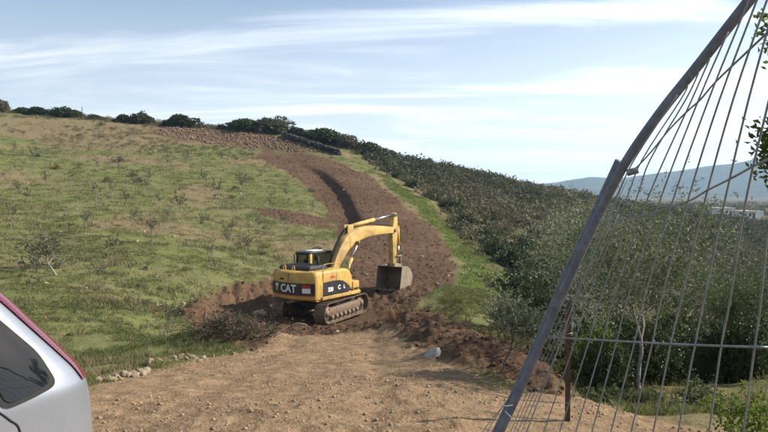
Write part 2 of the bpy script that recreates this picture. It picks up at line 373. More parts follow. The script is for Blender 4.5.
SOIL1 = np.vstack([np.array([(-2.45, 13.2), (-3.3, 13.6), (-4.3, 14.8), (-5.0, 16.2)]), poly_world([(188, 342), (182, 326), (192, 306), (215, 292), (240, 284), (272, 277)]), np.array([(-5.6, 34), (-3.0, 37.5)]),
                   poly_world([(350, 262), (340, 246), (333, 226), (324, 206), (312, 190), (288, 172), (252, 157), (262, 150), (310, 155), (345, 165), (372, 178), (395, 196), (425, 222), (448, 245), (462, 268), (452, 284)]),
                   np.array([(1.6, 30), (0.9, 24), (1.9, 18), (2.8, 13), (3.1, 9.6), (2.2, 7.4), (0.6, 9), (0.2, 15)])])
SOIL2 = poly_world([(250, 208), (290, 209), (335, 218), (342, 228), (300, 224), (262, 216)])
RUB = poly_world([(160, 126), (200, 129), (245, 132), (300, 140), (330, 150), (300, 152), (250, 148), (180, 141), (158, 134)])
SCARP = poly_world([(300, 163), (325, 176), (341, 192), (352, 208), (357, 222), (352, 240)])
STRIP = poly_world([(375, 172), (405, 190), (445, 222), (484, 250), (512, 296), (498, 312), (455, 306), (418, 294), (455, 284), (462, 262), (440, 238), (418, 212), (395, 194)])
BERM = np.array([(0.55, 21), (0.75, 18), (1.35, 13.5), (1.75, 10.3), (2.1, 8.2)], float)
MOUND = np.array([-3.9, 15.2])
def Hs(x, y):
    """large forms without fine roughness"""
    x = np.asarray(x, float); y = np.asarray(y, float)
    z = H0(x, y)
    near = (np.hypot(x, y) < 140)
    if near.any():
        X = x[near]; Y = y[near]; dz = np.zeros(X.shape)
        d, s, p = seg_dist(X, Y, BERM)
        hgt = np.interp(p, [0, .15, .35, .6, .85, 1], [0.0, .5, .75, .62, .42, 0.0])
        wob = 0.25 * (fbm(X * 0.9, Y * 0.9, 3, 5) - .5)
        dz += hgt * np.exp(-((d + wob) / 0.75) ** 2 * np.where(s > 0, 1.0, 0.6))
        d, s, p = seg_dist(X, Y, SCARP)
        e = d * s * -1                        # positive on the right-hand side (walking away from the ridge reversed below)
        hgt = np.interp(p, [0, .2, .8, 1], [0.0, .75, .85, 0.0])
        wob = 0.5 * (fbm(X * 0.5, Y * 0.5, 3, 9) - .5)
        dz += hgt * (1.0 / (1 + np.exp(-np.clip(SGN * e + wob, -9, 9) / 0.16)) - 0.5) * np.exp(-(d / 5.0) ** 2)
        r = np.hypot((X - MOUND[0]) / 1.5, (Y - MOUND[1]) / 1.2)
        dz += 0.45 * np.exp(-r ** 2)
        z[near] = z[near] + dz
    return z
SGN = 1.0
_a = SCARP[2]; _b = SCARP[3]; _n = np.array([1.0, 0.0]); _ab = _b - _a
_s = np.sign(_ab[0] * _n[1] - _ab[1] * _n[0]); SGN = -_s if True else 1.0
def masks(x, y):
    w1 = 0.5 * (fbm(x * 1.3, y * 1.3, 4, 21) - .5); w2 = 1.6 * (fbm(x * 0.45, y * 0.45, 4, 33) - .5)
    r = np.hypot(x, y); big = np.full(x.shape, 9.0)
    m = r < 160
    tr = np.zeros(x.shape); so = np.zeros(x.shape); st = np.zeros(x.shape)
    X, Y = x[m], y[m]
    tr[m] = sstep(0.12, -0.12, poly_sd(X, Y, TRACK) + w1[m])
    sd = np.minimum(poly_sd(X, Y, SOIL1), poly_sd(X, Y, SOIL2) * 0.8)
    so[m] = np.maximum(sstep(0.3, -0.3, sd + w2[m] * 0.8), .8 * sstep(2.0, -2.0, poly_sd(X, Y, RUB) + w2[m] * 2.5 - 1.0))
    st[m] = sstep(0.8, -0.8, poly_sd(X, Y, STRIP) + w2[m])
    dry = sstep(0.46, 0.66, fbm(x * 0.11, y * 0.11, 4, 41) + 0.30 * sstep(70, 112, y) * sstep(-12, -42, x) - 0.04)
    dry = dry * (1 - sstep(1.0, 2.5, x) * sstep(45, 25, y))
    dry = np.maximum(dry, .85 * sstep(1.2, 2.4, x) * sstep(14, 10, y) * sstep(.30, .55, fbm(x * .8, y * .8, 3, 47)))
    st = np.maximum(st, 0.10 * sstep(1.5, 3.0, x) * sstep(40, 25, y) * sstep(.35, .6, fbm(x * .6, y * .6, 3, 45)))
    # scrub zone: right of the fresh strip and over the ridge
    edge = np.interp(y, [20, 30, 40, 52, 70, 90, 110, 125, 400], [5.5, 5.2, 7.0, 5.5, 5.6, 1.5, -4.0, -11, -40])
    sc = sstep(-1, 1.5, x - edge + w2) * sstep(16, 24, y)
    sc = np.maximum(sc, sstep(126, 132, y + w2 * 3))
    return tr, so, st, dry, sc
def H(x, y):
    x = np.atleast_1d(np.asarray(x, float)); y = np.atleast_1d(np.asarray(y, float))
    z = Hs(x, y); tr, so, st, dry, sc = masks(x, y); r = np.hypot(x, y)
    nf = sstep(90, 30, r)
    g = 1 - np.maximum(tr, so)
    z = z + tr * (0.07 * (fbm(x * 3, y * 3, 4, 51) - .5) + 0.06 * np.maximum(0, fbm(x * 8, y * 8, 3, 53) - .5) * sstep(.35, .6, fbm(x * .9, y * .9, 3, 171)) + 0.10 * (fbm(x * 0.8, y * 0.8, 3, 57) - .5)) * nf
    ctr = np.interp(y, [0, 8, 14, 18], [-1.0, -1.05, -1.15, -1.2])
    z = z - tr * 0.035 * (np.exp(-((x - ctr - .95) / .20) ** 2) + np.exp(-((x - ctr + .95) / .20) ** 2)) * (0.5 + fbm(x * .7, y * .7, 2, 59))
    cl_ = np.abs(fbm(x * 1.7, y * 1.7, 5, 61) - .5)
    z = z + so * (1 - tr) * ((0.50 * cl_ + 0.40 * (fbm(x * 4, y * 4, 4, 63) - .5)) * np.minimum(1, 0.35 + r / 60)) * sstep(3.6, 6.0, np.hypot(x - EXC[0], y - EXC[1]) + 2.0) * np.where(y > 34, .38, 1.0)
    lb = so * sstep(-3.6, -4.6, x) * sstep(36, 31, y) * (1 - tr)
    z = z + lb * (0.55 * (np.abs(fbm(x * 0.9 + y * .3, y * 0.9, 4, 67) - .5) * 2) + .25 * (fbm(x * 3.1, y * 3.1, 3, 69) - .5))
    z = z + g * (0.35 * (fbm(x * 0.35, y * 0.35, 3, 71) - .5) + 0.16 * (fbm(x * 1.5, y * 1.5, 4, 73) - .5)) * sstep(3.5, 9, r)
    z = z + sc * 0.8 * (fbm(x * 0.12, y * 0.12, 3, 81) - .5)
    return z
def G(px, py):
    h = hit(px, py, H0); return np.array([h[0], h[1], float(H(h[0], h[1])[0])])
def on(x, y, dz=0.0): return np.array([x, y, float(H(x, y)[0]) + dz])

th = np.concatenate([np.radians(np.arange(-180, -36, 3.0)), np.radians(np.arange(-36, 36, 0.135)), np.radians(np.arange(36, 180, 3.0))])
rr = [0.6]
while rr[-1] < 4700:
    r_ = rr[-1]; rr.append(r_ * (1.03 if r_ < 4 else 1.0075 if r_ < 40 else 1.0105 if r_ < 150 else 1.03 if r_ < 500 else 1.10))
rr = np.array(rr); nt, nr = len(th), len(rr)
GX = np.concatenate([[0.0], (rr[:, None] * np.sin(th)[None, :]).ravel()]); GY = np.concatenate([[0.0], (rr[:, None] * np.cos(th)[None, :]).ravel()])
GZ = H(GX, GY)
mk = masks(GX, GY)
idx = 1 + np.arange(nr * nt).reshape(nr, nt)
q = np.stack([idx[:-1], np.roll(idx[:-1], -1, 1), np.roll(idx[1:], -1, 1), idx[1:]], -1).reshape(-1, 4)[:, ::-1]
fan = np.stack([np.zeros(nt, int), np.roll(idx[0], -1), idx[0], idx[0]], -1)
def ground_mat():
    t = MT('hillside_ground'); p = t.pos()
    a = {k: t.attr(k) for k in ('track', 'soil', 'strip', 'dry', 'scrub')}
    n_s = t.noise(5.0, 6, 0.62, p); n_m = t.noise(1.1, 5, 0.6, p); n_l = t.noise(0.22, 5, 0.6, p); n_f = t.noise(28, 4, 0.6, p)
    grass = t.mix(t.ramp(n_m, 0.35, 0.65), (0.098, 0.120, 0.034), (0.150, 0.158, 0.058))
    grass = t.mix(t.ramp(n_l, 0.42, 0.66, 0, 0.65), grass, (0.175, 0.150, 0.080))
    grass = t.mix(t.ramp(n_s, 0.52, 0.72, 0, 0.55), grass, (0.105, 0.080, 0.045))
    dryc = t.mix(t.ramp(n_s, 0.35, 0.65), (0.235, 0.160, 0.098), (0.15, 0.118, 0.066))
    c = t.mix(t.math('MULTIPLY', a['dry'], t.ramp(n_m, 0.35, 0.6, 0.45, 0.95)), grass, dryc)
    fresh = t.mix(t.ramp(n_m, 0.35, 0.65), (0.080, 0.118, 0.025), (0.135, 0.155, 0.042))
    c = t.mix(t.math('MULTIPLY', a['strip'], 0.9), c, fresh)
    c = t.mix(t.math('MULTIPLY', a['scrub'], 0.85), c, t.mix(t.ramp(n_l, 0.4, 0.6), (0.07, 0.065, 0.035), (0.12, 0.095, 0.055)))
    soil = t.mix(t.ramp(n_s, 0.3, 0.7), (0.052, 0.031, 0.020), (0.125, 0.075, 0.046))
    soil = t.mix(t.ramp(n_l, 0.4, 0.65, 0, 0.5), soil, (0.150, 0.093, 0.058))
    c = t.mix(a['soil'], c, soil)
    dirt = t.mix(t.ramp(n_s, 0.32, 0.68), (0.145, 0.096, 0.056), (0.295, 0.205, 0.122))
    dirt = t.mix(t.ramp(n_m, 0.45, 0.7, 0, 0.55), dirt, (0.23, 0.145, 0.085))
    dirt = t.mix(t.ramp(n_f, 0.58, 0.75, 0, 0.5), dirt, (0.46, 0.35, 0.23))
    c = t.mix(a['track'], c, dirt)
    h = t.math('ADD', t.math('MULTIPLY', n_s, 0.7), t.math('MULTIPLY', n_f, 0.35))
    return t.done(t.bsdf(c, 0.97, 0, t.bump(h, 0.9, 0.09), 0.08))
me = mesh_np('ground', np.stack([GX, GY, GZ], -1), np.vstack([q, fan[:0]]), ground_mat(), dict(track=mk[0], soil=mk[1], strip=mk[2], dry=mk[3], scrub=mk[4]), smooth=True)
bmg = bmesh.new(); bmg.from_mesh(me); bmg.verts.ensure_lookup_table()
for k in range(nt):
    bmg.faces.new((bmg.verts[0], bmg.verts[int(idx[0][(k + 1) % nt])], bmg.verts[int(idx[0][k])]))
bmg.to_mesh(me); bmg.free()
ground = link('ground', me); tag(ground, kind='structure')
# EXTRA
# ------------------------------------------------------------------ far hills, haze
def far_hills():
    prof = [(-900, 190), (-200, 186), (300, 184), (480, 186), (555, 183), (590, 177), (622, 179), (660, 175.5), (700, 173), (740, 170.5), (768, 168), (860, 160), (1000, 166), (1400, 180), (1900, 176)]
    az = np.linspace(-1.15, 1.15, 340); t = np.linspace(0, 1, 46)
    px = 384 + F * np.tan(az); pr = np.interp(px, [p[0] for p in prof], [p[1] for p in prof])
    zc = (195 - pr) / F * 3400 / 1.0 + 1.6
    r = 1900 + t * 2300
    X = r[:, None] * np.sin(az)[None]; Y = r[:, None] * np.cos(az)[None]
    prof_t = np.where(t < 0.65, sstep(0, 1, t / 0.65) ** 1.2, 1 - 0.6 * sstep(0, 1, (t - 0.65) / 0.35))
    Z = -9 + (zc[None] + 9) / np.cos(az)[None] * prof_t[:, None] * (0.80 + 0.40 * fbm(X / 420, Y / 420, 5, 91)) + 6 * (fbm(X / 90, Y / 90, 4, 95) - .5)
    n, m = X.shape; i = np.arange(n * m).reshape(n, m)
    q = np.stack([i[:-1, :-1], i[:-1, 1:], i[1:, 1:], i[1:, :-1]], -1).reshape(-1, 4)[:, ::-1]
    t_ = MT('far_hillside'); nn = t_.noise(0.012, 6, 0.65); 
    mat = t_.done(t_.bsdf(t_.mix(t_.ramp(nn, 0.35, 0.65), (0.035, 0.045, 0.02), (0.10, 0.09, 0.055)), 1.0, 0, None, 0.0))
    o = link('far_hills', mesh_np('far_hills', np.stack([X, Y, Z], -1).reshape(-1, 3), q, mat, None, True)); tag(o, kind='structure')
far_hills()
ZLO = float(GZ.min()) - 1.0; ZHI = 0.0
def haze():
    bm = box(-5600, 5600, -5600, 5600, ZLO, ZHI)
    t = MT('haze_air'); v = t.n('ShaderNodeVolumePrincipled'); v.inputs['Color'].default_value = (0.50, 0.73, 1.0, 1); v.inputs['Density'].default_value = HAZE; v.inputs['Anisotropy'].default_value = 0.2
    t.l(v.outputs[0], t.out.inputs['Volume'])
    o = link('haze', bm_mesh('haze', bm, t.m)); tag(o, kind='stuff')
HAZE = 0.00019
ZHI = max(max(v.co.z for v in bpy.data.objects["far_hills"].data.vertices), float(GZ.max()) + 4) + 5.0
ZLO = min(ZLO, min(v.co.z for v in bpy.data.objects["far_hills"].data.vertices) - 1.0); print("HAZE", ZLO, ZHI)
haze()

# ------------------------------------------------------------------ leaf geometry
def unit(v): return v / (np.linalg.norm(v, axis=-1, keepdims=True) + 1e-9)
def leaf_mesh(name, base, direc, length, width, mat, tint, fold=0.15, nrm=None, extra=None):
    """one folded diamond leaf per row"""
    n = len(base); direc = unit(direc)
    if nrm is None: nrm = rng.normal(size=(n, 3))
    side = unit(np.cross(direc, nrm)); up = np.cross(side, direc)
    L = np.broadcast_to(np.asarray(length, float).reshape(-1, 1), (n, 1)); Wd = np.broadcast_to(np.asarray(width, float).reshape(-1, 1), (n, 1))
    mid = base + direc * L * 0.48 + up * L * fold
    V = np.stack([base, mid - side * Wd / 2, base + direc * L, mid + side * Wd / 2], 1).reshape(-1, 3)
    Fc = np.arange(n * 4).reshape(n, 4)
    return mesh_np(name, V, Fc, mat, {'tint': np.repeat(tint, 4)})
def grow_tree(h, spread, limbs=3, trunk_r=0.09, fork=0.28, seed=0, lean=(0, 0), levels=3, droop=0.0):
    """skeleton segments + twig tips: list of (pts, radii), tips (pos, dir)"""
    rd = random.Random(seed); segs = []; tips = []
    def go(p, d, L, r, lev):
        n = 4; pts = [p.copy()]; rad = [r]; dd = d.copy()
        for k in range(n):
            dd = unit(dd + np.array([rd.gauss(0, .22), rd.gauss(0, .22), rd.gauss(0, .12) + 0.05 - droop * (lev > 1)]))
            p = p + dd * L / n; pts.append(p.copy()); rad.append(r * (1 - 0.45 * (k + 1) / n))
            if lev >= 2: tips.append((p.copy(), dd.copy(), lev))
        segs.append((pts, rad))
        if lev < levels:
            for c in range(rd.choice([3, 4]) if lev else limbs):
                ang = rd.uniform(0, 2 * math.pi) if lev else 2 * math.pi * c / limbs + rd.uniform(-.4, .4)
                sp = spread * rd.uniform(0.7, 1.25)
                s_ = unit(np.cross(dd, np.array([math.cos(ang), math.sin(ang), 0.2])))
                nd = unit(dd + s_ * sp + np.array([0, 0, 0.12]))
                q = pts[-1] if c < 2 or lev == 0 else pts[rd.choice([2, 3])]
                go(np.array(q), nd, L * rd.uniform(0.62, 0.85) if lev else h * rd.uniform(.26, .36), rad[-1] * 0.75, lev + 1)
    go(np.zeros(3), unit(np.array([lean[0], lean[1], 1.0])), h * fork, trunk_r, 0)
    return segs, tips
def tree_meshes(name, h, nleaf, leaf_l, leaf_w, mat, bark, seed, spread=0.75, limbs=3, trunk_r=0.09, fork=0.28, lean=(0, 0), levels=3, sigma=0.16, droop=0.0, tint_hi=1.0):
    segs, tips = grow_tree(h, spread, limbs, trunk_r, fork, seed, lean, levels, droop)
    r = np.random.default_rng(seed)
    top = max(t[0][2] for t in tips); sc = h / (top + sigma)
    bm = bmesh.new()
    for pts, rad in segs:
        tube(bm, [p * sc for p in pts], [max(.004, x) for x in rad], 6 if rad[0] > .02 else 4, cap=False)
    tr = bm_mesh(name + '_trunk', bm, bark, True, 80)
    tp = np.array([t[0] for t in tips]) * sc; td = np.array([t[1] for t in tips])
    wgt = r.uniform(0.2, 1.0, len(tp)); wgt /= wgt.sum()
    k = r.choice(len(tp), nleaf, p=wgt)
    # short leafy shoots: leaves line up along small random shoots for a feathery look
    ns = max(1, nleaf // 14); sk = r.choice(len(tp), ns, p=wgt); so = tp[sk] + r.normal(size=(ns, 3)) * sigma * h / 4; sd = unit(td[sk] * 0.7 + r.normal(size=(ns, 3)) * 0.7 + np.array([0, 0, 0.25 - droop * 2]))
    j = r.integers(0, ns, nleaf); along = r.uniform(0, 1, nleaf)[:, None] * leaf_l * 4.5
    base = so[j] + sd[j] * along
    d = unit(sd[j] * 0.75 + unit(r.normal(size=(nleaf, 3))) * 0.8)
    tint = np.clip(r.beta(2, 2.4, nleaf) * tint_hi, 0, 1) * 0.7 + 0.3 * r.uniform(0, 1, ns)[j]
    cr = leaf_mesh(name + '_crown', base, d, leaf_l * r.uniform(.65, 1.2, nleaf), leaf_w * r.uniform(.7, 1.2, nleaf), mat, tint)
    return tr, cr
def bush_mesh(name, nleaf, leaf_l, leaf_w, mat, seed, rad=(1, 1, .8), lobes=9, flat=0.0, shell=0.35, tint_hi=1.0):
    """crown of lumpy lobes, unit sized, sitting on z=0"""
    r = np.random.default_rng(seed)
    lc = unit(r.normal(size=(lobes, 3))) * r.uniform(.25, .68, (lobes, 1)); lc[:, 2] = np.abs(lc[:, 2]) * 0.9 + 0.18
    lr = r.uniform(.28, .50, lobes)
    w = lr ** 2; w /= w.sum()
    ns = max(1, nleaf // 10)
    sl_ = r.choice(lobes, ns, p=w); d0 = unit(r.normal(size=(ns, 3)) + np.array([0, 0, .25]))
    so = lc[sl_] + d0 * (lr[sl_] * (1 - shell * r.uniform(0, 1, ns) ** 2) * r.uniform(.92, 1.14, ns))[:, None]
    j = r.integers(0, ns, nleaf)
    base = (so[j] + r.normal(size=(nleaf, 3)) * 0.035) * np.array(rad)
    ok = base[:, 2] > 0.0; base = base[ok]; j = j[ok]; n = len(base)
    d = unit(d0[j] * 0.7 + unit(r.normal(size=(n, 3))) + np.array([0, 0, .2]))
    tint = np.clip(r.beta(2, 2.4, n) * tint_hi, 0, 1) * 0.65 + 0.35 * r.uniform(0, 1, ns)[j]
    nr_ = unit(d0[j] + unit(r.normal(size=(n, 3))) * .8)
    return leaf_mesh(name, base, d, leaf_l * r.uniform(.65, 1.25, n), leaf_w * r.uniform(.7, 1.2, n), mat, tint, .12, nr_)
def stems_mesh(name, seed, rad, n=7, r0=0.03, mat=None):
    rd = random.Random(seed); bm = bmesh.new()
    for k in range(n):
        a = rd.uniform(0, 6.28); s = rd.uniform(.2, .65)
        e = np.array([math.cos(a) * s * rad[0], math.sin(a) * s * rad[1], rd.uniform(.4, .8) * rad[2]])
        tube(bm, smooth_curve([(0, 0, -0.05), e * [.3, .3, .45], e], 3), [r0, r0 * .9, r0 * .8, r0 * .7, r0 * .55, r0 * .45, r0 * .35], 5, cap=False)
    return bm_mesh(name, bm, mat or M['twig'], True, 80)
def place(name, label, cat, loc, meshes, scale=(1, 1, 1), rotz=0.0, group=None):
    t = thing(name, label, cat, loc, rotz, group)
    if not hasattr(scale, '__len__'): scale = (scale,) * 3
    for pn, me_ in meshes:
        o = link(pn, me_, t); o.scale = scale
    return t

# ------------------------------------------------------------------ saplings on the hillside
sap = [tree_meshes('sapling%d' % k, 1.0, n, 0.085, 0.034, M['greyshrub'], M['palebark'], 100 + k, spread=sp, limbs=3, trunk_r=.023, fork=.50, levels=2, sigma=.18, lean=(random.uniform(-.1, .1), random.uniform(-.1, .1))) for k, (n, sp) in enumerate([(230, .22), (160, .26), (280, .30), (120, .18), (340, .38)])]
SAPS = [(97, 213, 27), (26, 211, 20), (147, 201, 19), (33, 167, 15), (183, 224, 27), (217, 210, 25), (244, 200, 23), (186, 164, 13), (167, 178, 21), (202, 237, 21), (152, 246, 24), (71, 191, 17), (4, 184, 9), (15, 156, 11), (222, 167, 14), (236, 169, 12), (50, 125, 8), (115, 136, 8), (208, 163, 10),
        (262, 182, 14), (191, 176, 10), (287, 202, 14), (279, 165, 9), (286, 233, 20), (260, 239, 21), (187, 278, 18), (248, 264, 27), (171, 352, 34), (120, 178, 12), (88, 158, 11), (140, 160, 11), (60, 142, 9), (132, 228, 16), (228, 252, 18), (300, 186, 11), (312, 214, 13), (76, 322, 17), (45, 190, 15), (112, 200, 16), (128, 212, 18), (60, 205, 17), (160, 215, 20), (170, 232, 22), (12, 232, 20), (85, 238, 22), (110, 262, 24), (212, 268, 24), (232, 222, 20), (272, 216, 18), (205, 190, 16), (150, 186, 14), (98, 174, 13), (18, 200, 16), (230, 240, 20), (140, 308, 26), (30, 305, 24), (100, 290, 24)]
SAPS.sort()
for i, (px, py, hp) in enumerate(SAPS):
    g = G(px, py); h = min(2.6, hp / F * math.hypot(g[0], g[1])) * 1.05
    place('olive_sapling', 'thin young olive sapling on the green slope, %s from the left of the slope saplings' % ordn(i + 1), 'sapling', g - [0, 0, .03], list(zip(('trunk', 'crown'), sap[(i * 7 + 3) % 5])), (h * .66, h * .66, h), random.uniform(0, 6.28), 'young saplings on the green slope')
SAPR = [(491, 306, 38), (473, 248, 22), (457, 243, 14), (440, 222, 12)]
for i, (px, py, hp) in enumerate(sorted(SAPR)):
    g = G(px, py); h = min(2.6, hp / F * math.hypot(g[0], g[1]))
    place('olive_sapling', 'slender bare sapling on the bright grass strip right of the road, %s from left' % ordn(i + 1), 'sapling', g - [0, 0, .03], list(zip(('trunk', 'crown'), sap[(1, 3, 1, 3)[i]])), h, i * 1.7, 'saplings on the fresh grass strip')
# the bushy leaning tree at the left
tr_, cr_ = tree_meshes('leaning_olive', 1.0, 1500, .075, .022, M['greyshrub'], M['palebark'], 141, spread=1.0, limbs=3, trunk_r=.03, fork=.36, lean=(-.55, .1), levels=3, sigma=.28)
g = G(56, 273)
place('olive_tree', 'bushy grey young olive with a pale trunk leaning left on the green slope', 'tree', g - [0, 0, .04], [('trunk', tr_), ('crown', cr_)], 2.1)

# ------------------------------------------------------------------ low bushes
lowb = {k: [bush_mesh('low_%s%d' % (k, s), 520, .16, .06, M[k], 200 + s, (1, 1, .8), 7) for s in range(2)] for k in ('gorse', 'evergreen', 'greyshrub')}
LOW = [(57, 168, 13, 'gorse', 'yellowish'), (100, 126, 11, 'gorse', 'yellowish'), (265, 248, 14, 'gorse', 'yellowish'), (187, 271, 13, 'gorse', 'yellowish'), (78, 166, 9, 'gorse', 'yellowish'), (14, 312, 18, 'gorse', 'yellowish'), (250, 180, 9, 'gorse', 'yellowish'),
       (146, 268, 11, 'evergreen', 'dark green'), (68, 226, 9, 'evergreen', 'dark green'), (236, 190, 10, 'greyshrub', 'grey green'), (132, 176, 13, 'greyshrub', 'grey green'), (120, 163, 14, 'greyshrub', 'grey green'), (108, 183, 12, 'greyshrub', 'grey green'), (140, 183, 13, 'greyshrub', 'grey green'),
       (38, 158, 9, 'evergreen', 'dark green'), (231, 198, 9, 'evergreen', 'dark green'), (310, 190, 9, 'greyshrub', 'grey green'), (262, 255, 9, 'evergreen', 'dark green'), (160, 290, 9, 'evergreen', 'dark green'), (68, 335, 12, 'evergreen', 'dark green'), (185, 352, 10, 'gorse', 'yellowish'), (120, 245, 9, 'greyshrub', 'grey green'),
       (318, 250, 10, 'evergreen', 'dark green'), (22, 275, 10, 'evergreen', 'dark green')]
for kk in ('yellowish', 'dark green', 'grey green'):
    L = sorted([b for b in LOW if b[4] == kk])
    for i, (px, py, w, k, cn) in enumerate(L):
        g = G(px, py); s = w / F * math.hypot(g[0], g[1]) * .62
        place('low_bush', '%s low bush on the green slope, %s %s one from the left' % (cn, ordn(i + 1), cn), 'bush', g - [0, 0, .06], [('foliage', lowb[k][i % 2])], (s, s, s * .8), i * 1.3, cn + ' low bushes on the slope')

# ------------------------------------------------------------------ skyline shrubs
skyb = [bush_mesh('skyline_foliage%d' % k, 6500, .12, .075, M['evergreen'], 300 + k, (1, 1, .75), 12, shell=.25) for k in range(3)]
skyg = bush_mesh('skyline_grey_foliage', 6000, .12, .05, M['greyshrub'], 310, (1, 1, .85), 10, shell=.6)
SKY = [(3, 110, 16, 13, 1, 'rounded grey shrub on the ridge at the far left edge'), (22, 112, 15, 8, 0, 'low dark shrub on the ridge beside the grey one at the left edge'), (41, 115, 20, 9, 0, 'middle dark shrub of the ridge clump left of the pole'),
       (66, 116, 30, 12, 0, 'widest dark round shrub on the ridge just left of the thin pole'), (94, 118, 13, 6, 0, 'small dark shrub on the ridge just right of the thin pole'), (126, 121, 16, 8, 0, 'dark shrub left of the pair in the middle of the left ridge'), (141, 121, 26, 11, 0, 'wide dark shrub on the ridge above the greenest grass'),
       (143, 132, 13, 14, 1, 'grey upright shrub standing just below the left ridge'), (183, 125, 26, 12, 0, 'dark shrub on the ridge at the left end of the rubble'), (168, 124, 14, 7, 0, 'small dark shrub joined to the left end of the rubble'), (243, 130, 32, 16, 0, 'dense dark round shrub on the ridge right of the rubble'),
       (272, 133, 34, 20, 1, 'tall loose grey shrub on the ridge beside the dark round one'), (222, 127, 12, 5, 0, 'tiny dark shrub on the ridge over the rubble'), (320, 138, 40, 15, 0, 'broad dark shrub behind the dry stone wall'), (298, 136, 22, 10, 0, 'dark shrub behind the upper end of the dry stone wall'), (344, 145, 30, 14, 1, 'grey green shrub behind the lower end of the dry stone wall'), (366, 150, 30, 13, 0, 'dark shrub where the wall meets the scrub slope')]
for i, (px, py, w, h, gk, lab) in enumerate(SKY):
    dist = 121 if i < 13 else 119
    b = P(px, py, dist); z = float(H(b[0], dist)[0]); s = w / F * dist * .68; sh = h / F * dist * .88 + max(0, b[2] - z)
    place('ridge_shrub', lab, 'shrub', (b[0], dist, z - .15), [('foliage', skyg if gk else skyb[i % 3])], (s, s, sh / .95), i * 2.1, 'shrubs on the ridge')
# thin pole
b = on(P(82, 113, 122)[0], 122); bm = bmesh.new(); tube(bm, [(0, 0, -.3), (0, 0, 1.9)], [.09, .07], 8); 
pole = thing('pole', 'thin dark pole standing on the left ridge between the shrubs', 'pole', b)
part('shaft', bm, M['bark'], pole); part('cap', tube(bmesh.new(), [(0, 0, 1.9), (0, 0, 1.96)], .085, 8), M['rust'], pole)

# ------------------------------------------------------------------ scrub (macchia) on the right flank and valley
def scrub_mesh(name, pts, sizes, per, seed, mat, lw=(.16, .10), tone=None):
    r = np.random.default_rng(seed); n = len(pts); Vb = []; tn = []
    proto = []
    for k in range(4):
        lobes = 6; lc = unit(r.normal(size=(lobes, 3))) * r.uniform(.2, .6, (lobes, 1)); lc[:, 2] = np.abs(lc[:, 2]) + .12; lr = r.uniform(.32, .52, lobes)
        proto.append((lc, lr))
    tot = n * per; b = np.repeat(np.arange(n), per)
    pk = r.integers(0, 4, n)[b]; lob = r.integers(0, 6, tot)
    LC = np.array([p[0] for p in proto])[pk, lob]; LR = np.array([p[1] for p in proto])[pk, lob]
    d = unit(r.normal(size=(tot, 3)) + np.array([0, 0, .35])); rel = LC + d * (LR * r.uniform(.75, 1.08, tot))[:, None]
    ang = r.uniform(0, 6.28, n)[b]; ca, sa = np.cos(ang), np.sin(ang)
    rel = np.stack([rel[:, 0] * ca - rel[:, 1] * sa, rel[:, 0] * sa + rel[:, 1] * ca, rel[:, 2]], -1)
    base = pts[b] + rel * sizes[b]
    dd = unit(d + unit(r.normal(size=(tot, 3))) * .9)
    sz = sizes[b, 2]
    tint = np.clip(tone[b] + r.normal(0, .13, tot), 0, 1)
    nr_ = unit(d + unit(r.normal(size=(tot, 3))) * .45); dd = unit(np.cross(nr_, r.normal(size=(tot, 3))))
    return leaf_mesh(name, base, dd, lw[0] * sz * r.uniform(.7, 1.3, tot), lw[1] * sz * r.uniform(.7, 1.3, tot), mat, tint, .05, nr_)
# flank
n = 14000; yy = 22 + 185 * rng.uniform(0, 1, n) ** .75; xx = rng.uniform(-14, 100, n)
ang = np.degrees(np.arctan2(xx, yy)); tr, so_, st, dr, sc = masks(xx, yy)
edge = np.interp(yy, [20, 30, 40, 52, 70, 90, 110, 125, 400], [5.5, 5.2, 7.0, 5.5, 5.6, 1.5, -4.0, -11, -40])
ok = (sc > .6) & (ang < 35) & (ang > -12) & (so_ < .3) & ((xx - edge) > .8); xx, yy = xx[ok], yy[ok]
zn = H(xx, yy); s = (.6 + 1.2 * rng.uniform(0, 1, len(xx)) ** 2) * np.interp(yy, [20, 60, 110, 200], [.9, 1.0, 1.35, 1.6])
keep = rng.uniform(0, 1, len(xx)) < np.interp(yy, [20, 60, 130, 210], [.55, .7, .62, .5]); xx, yy, zn, s = xx[keep], yy[keep], zn[keep], s[keep]
tone = np.clip(1.1 * fbm(xx * .045, yy * .045, 3, 131) + rng.normal(0, .20, len(xx)) - .18, 0, 1)
sz = np.stack([s, s, s * rng.uniform(.7, 1.05, len(s))], -1)
print('flank bushes', len(xx))
o = link('scrub', scrub_mesh('scrub', np.stack([xx, yy, zn - .1], -1), sz, 105, 5, M['scrub'], (.26, .17), tone)); tag(o, kind='stuff')
# valley floor and plain
n = 3800; a_ = np.radians(rng.uniform(5, 36, n)); r_ = 110 * np.exp(rng.uniform(0, 2.0, n)); xx, yy = r_ * np.sin(a_), r_ * np.cos(a_)
ok = ~((yy < 205) & (ang[:1] < -99)) & (masks(xx, yy)[4] > .5); xx, yy = xx[ok], yy[ok]
HOUSES = np.array([P(721, 221, 250)[:2], P(747, 223, 235)[:2]])
ok = np.min(np.hypot(xx[:, None] - HOUSES[None, :, 0], yy[:, None] - HOUSES[None, :, 1]), 1) > 11
ok &= ~((np.abs(np.arctan2(xx, yy) - math.atan2(HOUSES[0][0], HOUSES[0][1])) < .06) & (yy > 190) & (yy < 250)); xx, yy = xx[ok], yy[ok]
s = rng.uniform(1.3, 2.8, len(xx)) * np.interp(np.hypot(xx, yy), [100, 800], [.9, 1.6]); tone = np.clip(.7 * fbm(xx * .02, yy * .02, 3, 151) + rng.normal(0, .12, len(xx)), 0, 1)
o = link('valley_scrub', scrub_mesh('valley_scrub', np.stack([xx, yy, H(xx, yy) - .15], -1), np.stack([s, s, s * .7], -1), 55, 6, M['scrub'], (.26, .17), tone)); tag(o, kind='stuff')

